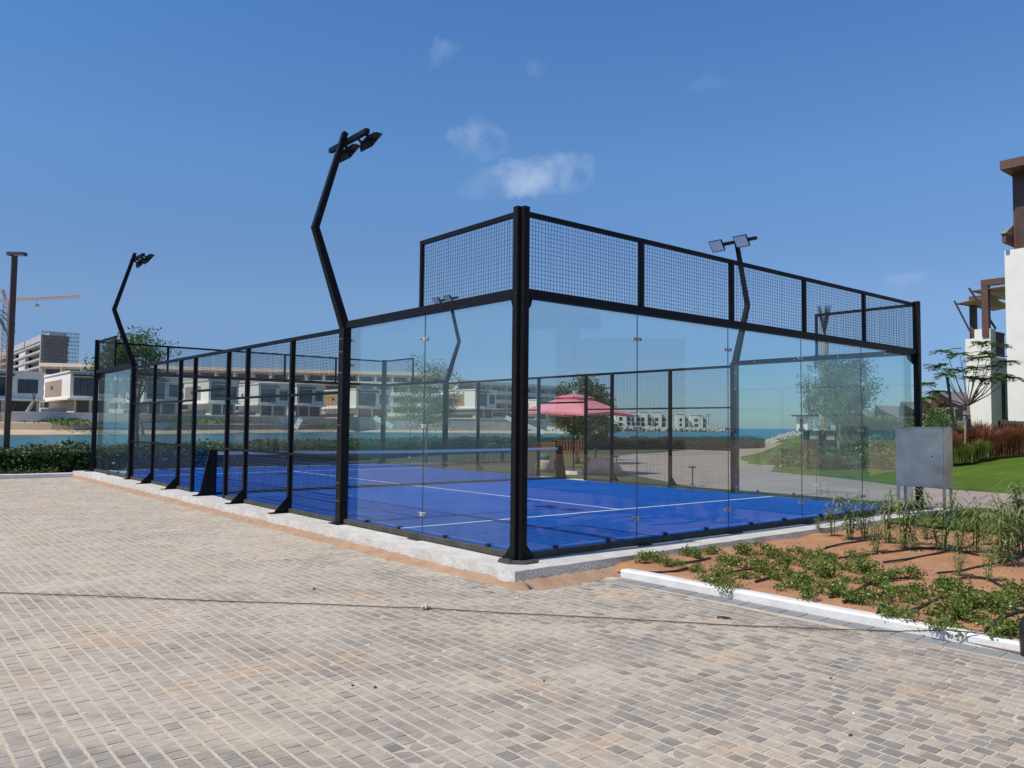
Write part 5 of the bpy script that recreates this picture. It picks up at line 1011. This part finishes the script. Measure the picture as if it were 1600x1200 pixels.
# curved-roof houses on the right
def prow_house(label, u, v, d, a=5.0, w_=2.7, drop=3.3, ln=16):
    """house under a gable roof whose ridge runs out to a prow over the gable"""
    T = np.array(P(u, v, d)); x0, yc, zr = T; ze = zr-drop; t = thing('prow_roof_house', label, 'house', (x0+a, yc, 0), 'prow roofed houses'); th = .35; nseg = 6; rows = []
    for i in range(nseg+1):
        f = i/nseg; sag = -.35*math.sin(math.pi*f); rows.append((x0+a*f**1.25, f, zr-drop*f+sag*.8))
    top = MB()
    for s in (-1, 1):
        vv = []; 
        for (x, f, z) in rows: vv += [(x, yc+s*w_*f, z), (x0+a+ln, yc+s*w_*f, z), (x+.12, yc+s*w_*f, z-th), (x0+a+ln, yc+s*w_*f, z-th)]
        fc = []
        for i in range(nseg): p, q = 4*i, 4*i+4; fc += [(p, q, q+1, p+1), (p+2, p+3, q+3, q+2), (p, p+2, q+2, q)]
        e = 4*nseg; fc.append((e, e+2, e+3, e+1)); top.add(vv, fc)
    part('roof', top, 'roof', t)
    part('verge_board', MB().add([(x+dx, yc+s*w_*f, z-dz) for s in (-1, 1) for (x, f, z) in rows for dx, dz in ((-.06, -.03), (-.06, .55))], [(s*14+2*i, s*14+2*i+1, s*14+2*i+3, s*14+2*i+2) for s in (0, 1) for i in range(nseg)]), 'darkmetal', t)
    part('wall', MB().box(x0+a*1.0, x0+a+ln-.5, yc-w_*.86, yc+w_*.86, -.3, ze+.2), 'render', t)
    part('gable_wall', MB().extr([(x0+a*.99, yc-w_*.84, ze+.21), (x0+a*.99, yc+w_*.84, ze+.21), (x0+a*.99, yc, zr-.9)], (.3, 0, 0)), 'darkmetal', t)
    for i in range(3): y = yc-w_*.7+i*w_*.5; part('window', MB().box(x0+a*1.0-.06, x0+a*1.0-.003, y, y+w_*.4, ze-1.9, ze-.1), 'darkglass', t)
    for i in range(4): x = x0+a+1+i*3.4; part('window', MB().box(x, x+1.8, yc-w_*.86-.06, yc-w_*.86-.003, ze-1.9, ze-.3), 'darkglass', t)
prow_house('prow roofed grey house nearest the white villa, its gable tip highest', 1459, 609, 120, 5.6, 2.7, 2.7)
prow_house('prow roofed grey house just left of the highest gable tip', 1440, 620, 140, 5.4, 2.8, 3.0)
prow_house('prow roofed grey house half hidden by the right corner post', 1408, 627, 160, 6, 3.2, 3.2)
prow_house('prow roofed house seen through the end wall glass above the dry grass', 1368, 633, 185, 7, 3.6, 3.4)
prow_house('farthest prow roofed house left in the end wall glass', 1338, 640, 215, 7, 3.6, 3.4)
# ---- white villa at the right edge
def right_villa():
    c = P(1512, 690, 37); X0 = c[0]; cB = P(1550, 690, 36); t = thing('white_villa', 'tall white villa with brown timber tower and balcony at right edge', 'house', (c[0], c[1], .2)); dd = 36
    # wing: sunny face X = xw from ul=1512 to corner 1550, shaded face to the main block
    xw, yw = cB[0], cB[1]; Yl = float(onX(1512, 690, xw)[1]); xm = float(onY(1576, 690, yw)[0]); zw = P(1550, 556, 36)[2]
    part('wing_wall', MB().box(xw, xm+6, yw, Yl, -.2, zw), 'render', t)
    for uu, vt_, vb_ in ((1512, 534, 556),): part('parapet', MB().box(xw-.06, xw+.35, yw+.3, Yl, zw+.002, P(1520, 530, 37)[2]), 'render', t)
    part('pier', MB().box(xw-.05, xw+.55, yw-.05, yw+.62, zw+.004, P(1540, 512, 36)[2]), 'render', t)
    zr1 = P(1560, 514, 36)[2]; rl = part('railing', MB().box(xw+.6, xm-.01, yw+.05, yw+.14, zr1-.1, zr1), 'brownwood', t); part('bottom_rail', MB().box(xw+.6, xm-.01, yw+.05, yw+.14, zw+.08, zw+.16), 'brownwood', rl)
    nb_ = 7
    for i in range(nb_): x = xw+.7+(xm-xw-.8)*i/(nb_-1); part('baluster', MB().box(x-.07, x+.07, yw+.07, yw+.12, zw+.161, zr1-.101), 'brownwood', rl)
    part('string_course', MB().box(xw-.04, xm-.01, yw-.05, yw-.003, P(1560, 565, 36)[2]-.06, P(1560, 565, 36)[2]+.06), 'greyrender', t)
    wd = part('tall_window', MB().box(float(onY(1565, 620, yw)[0]), float(onY(1582, 620, yw)[0]), yw-.06, yw-.002, P(1566, 655, 36)[2], P(1566, 585, 36)[2]), 'darkmetal', t); part('pane', MB().box(float(onY(1567, 620, yw)[0]), float(onY(1581, 620, yw)[0]), yw-.09, yw-.062, P(1566, 652, 36)[2], P(1566, 588, 36)[2]), 'darkglass', wd)
    # pergola over the balcony: posts, beams, fabric awnings
    for nm, uu, dd_, vt_, vb_, ln_ in (('near', 1541, 36.4, 437, 516, 3.4), ('far', 1521, 41.5, 463, 534, 4.2)):
        pp = P(uu, 500, dd_); zt1 = P(uu, vt_, dd_)[2]; zb1 = P(uu, vb_, dd_)[2]
        part('pergola_post', MB().box(pp[0]-.14, pp[0]+.14, pp[1]-.14, pp[1]+.14, zb1-.3, zt1-.28), 'brownwood', t); part('pergola_beam', MB().box(pp[0]-.15, pp[0]+.15, pp[1]-ln_, pp[1]+.15, zt1-.278, zt1), 'brownwood', t)
    for crn, stt in ((((1518, 455, 37.5), (1580, 446, 34.6), (1583, 470, 38.5), (1550, 466, 41)), ((1514, 450, 37.4), (1556, 514, 36.8))), (((1494, 475, 41.6), (1545, 464, 39), (1585, 480, 41), (1552, 486, 45)), ((1491, 470, 41.5), (1519, 524, 41)))):
        q4 = [np.array(P(*c_)) for c_ in crn]; mid = sum(q4)/4-np.array([0, 0, .12]); aw = MB().add(q4+[mid]+[x+np.array([0, 0, .03]) for x in q4]+[mid+np.array([0, 0, .03])], [(0, 1, 4), (1, 2, 4), (2, 3, 4), (3, 0, 4), (5, 9, 6), (6, 9, 7), (7, 9, 8), (8, 9, 5)]); a_ = part('awning', aw, 'fabric', t)
        part('awning_strut', MB().bar(P(*stt[0]), P(*stt[1]), .09, .09), 'darkmetal', a_); part('awning_rod', MB().bar(q4[0], mid, .05, .05), 'darkmetal', a_)
    # main block: sunny face from u=1576 to beyond the frame
    xM = float(P(1576, 690, 33)[0]); yM = float(P(1576, 690, 33)[1]); zM = P(1576, 388, 33)[2]
    part('main_wall', MB().box(xM, xM+9, yM-12, yM, -.2, zM), 'render', t)
    ybt = float(onX(1589, 600, xM+.5)[1]); ztop = P(1590, 262, 33)[2]; tw = part('tower', MB().box(xM+.5, xM+6, yM-9, ybt, zM+.002, ztop), 'brownwood', t)
    for k in range(3): part('tower_post', MB().box(xM+.42, xM+.498, ybt-.5-k*2.2, ybt-.1-k*2.2, zM+.004, ztop-.2), 'brownmetal', tw)
    for k in range(3): part('tower_window', MB().box(xM+.45, xM+.497, ybt-2.1-k*2.2, ybt-.55-k*2.2, zM+1.2, ztop-.7), 'darkglass', tw)
    yo = float(onX(1562, 250, xM-.6)[1]); zr0 = P(1562, 262, 33)[2]
    rf = MB(); rf.add([(xM-.6, yo, zr0-.05), (xM+7, yo, zr0-.05), (xM+7, yM-10, zr0-.05), (xM-.6, yM-10, zr0-.05), (xM-.6, yo, zr0+.32), (xM+7, yo, zr0+.32), (xM+7, yM-10, zr0+.32), (xM-.6, yM-10, zr0+.32), (xM+3.2, yo-3.4, zr0+1.2), (xM+3.2, yM-8, zr0+1.2)], [(0, 1, 2, 3), (0, 4, 5, 1), (1, 5, 6, 2), (2, 6, 7, 3), (3, 7, 4, 0), (4, 8, 5), (5, 8, 9, 6), (6, 9, 7), (7, 9, 8, 4)]); part('tower_roof', rf, 'brownwood', t)
    zs = P(1566, 364, 33)[2]; y2 = float(onX(1566, 366, xM-.3)[1]); part('skirt_fascia', MB().box(xM-.35, xM+5, ybt+.003, y2, zs-.36, zs), 'brownwood', t)
    part('skirt_roof', MB().add([(xM-.42, y2+.06, zs+.002), (xM+5, y2+.06, zs+.002), (xM+5, ybt+.003, zs+.5), (xM+.5, ybt+.003, zs+.5), (xM-.42, ybt+.003, zs+.002)], [(0, 1, 2, 3), (0, 3, 4), (0, 4, 3, 2, 1)]), 'roof', t)
    # dark timber fence at the foot
    yf = yw-2.2; fz = P(1580, 658, 32)[2]; fence = thing('timber_fence', 'short dark brown timber fence at the foot of the white villa', 'fence', (xM-1, yf, .2)); x0, x1 = float(onY(1561, 660, yf)[0]), float(onY(1680, 660, yf)[0]); zb0 = P(1580, 690, 32)[2]
    for a, b in ((fz-.14, fz), (zb0+.1, zb0+.2)): part('rail', MB().box(x0, x1, yf-.05, yf+.05, a, b), 'brownwood', fence)
    n_ = int((x1-x0)/.32)
    for i in range(n_): x = x0+.05+(x1-x0-.1)*i/(n_-1); part('baluster', MB().box(x-.06, x+.06, yf-.035, yf+.035, zb0+.201, fz-.141), 'brownwood', fence); 
right_villa()
# ---- house behind the camera, seen as a reflection in the end wall glass
hx, hy = 29.5, -28.5
hh = thing('reflected_house', 'flat roofed dark timber house mirrored dimly in the near end wall glass', 'house', (hx+4, hy+2, GZ))
part('wall', MB().prism([(29.0, -28.8), (33.4, -23.8), (41, -30.5), (36.6, -35.5)], GZ, 7.0), 'brownwood', hh); part('tower', MB().prism([(28.2, -29.8), (28.9, -28.95), (33, -32.6), (32.2, -33.4)], GZ, 8.4), 'brownwood', hh); part('roof', MB().prism([(26.3, -31.6), (29.6, -27.7), (34.5, -32), (31.2, -35.9)], 8.402, 9.4), 'brownwood', hh)
part('window', MB().prism([(29.75, -27.86), (31.0, -26.44), (30.93, -26.38), (29.68, -27.80)], 4.0, 6.0), 'darkglass', hh); part('door', MB().prism([(31.75, -25.59), (32.6, -24.62), (32.53, -24.56), (31.68, -25.53)], GZ, 2.2), 'brownwood', hh)
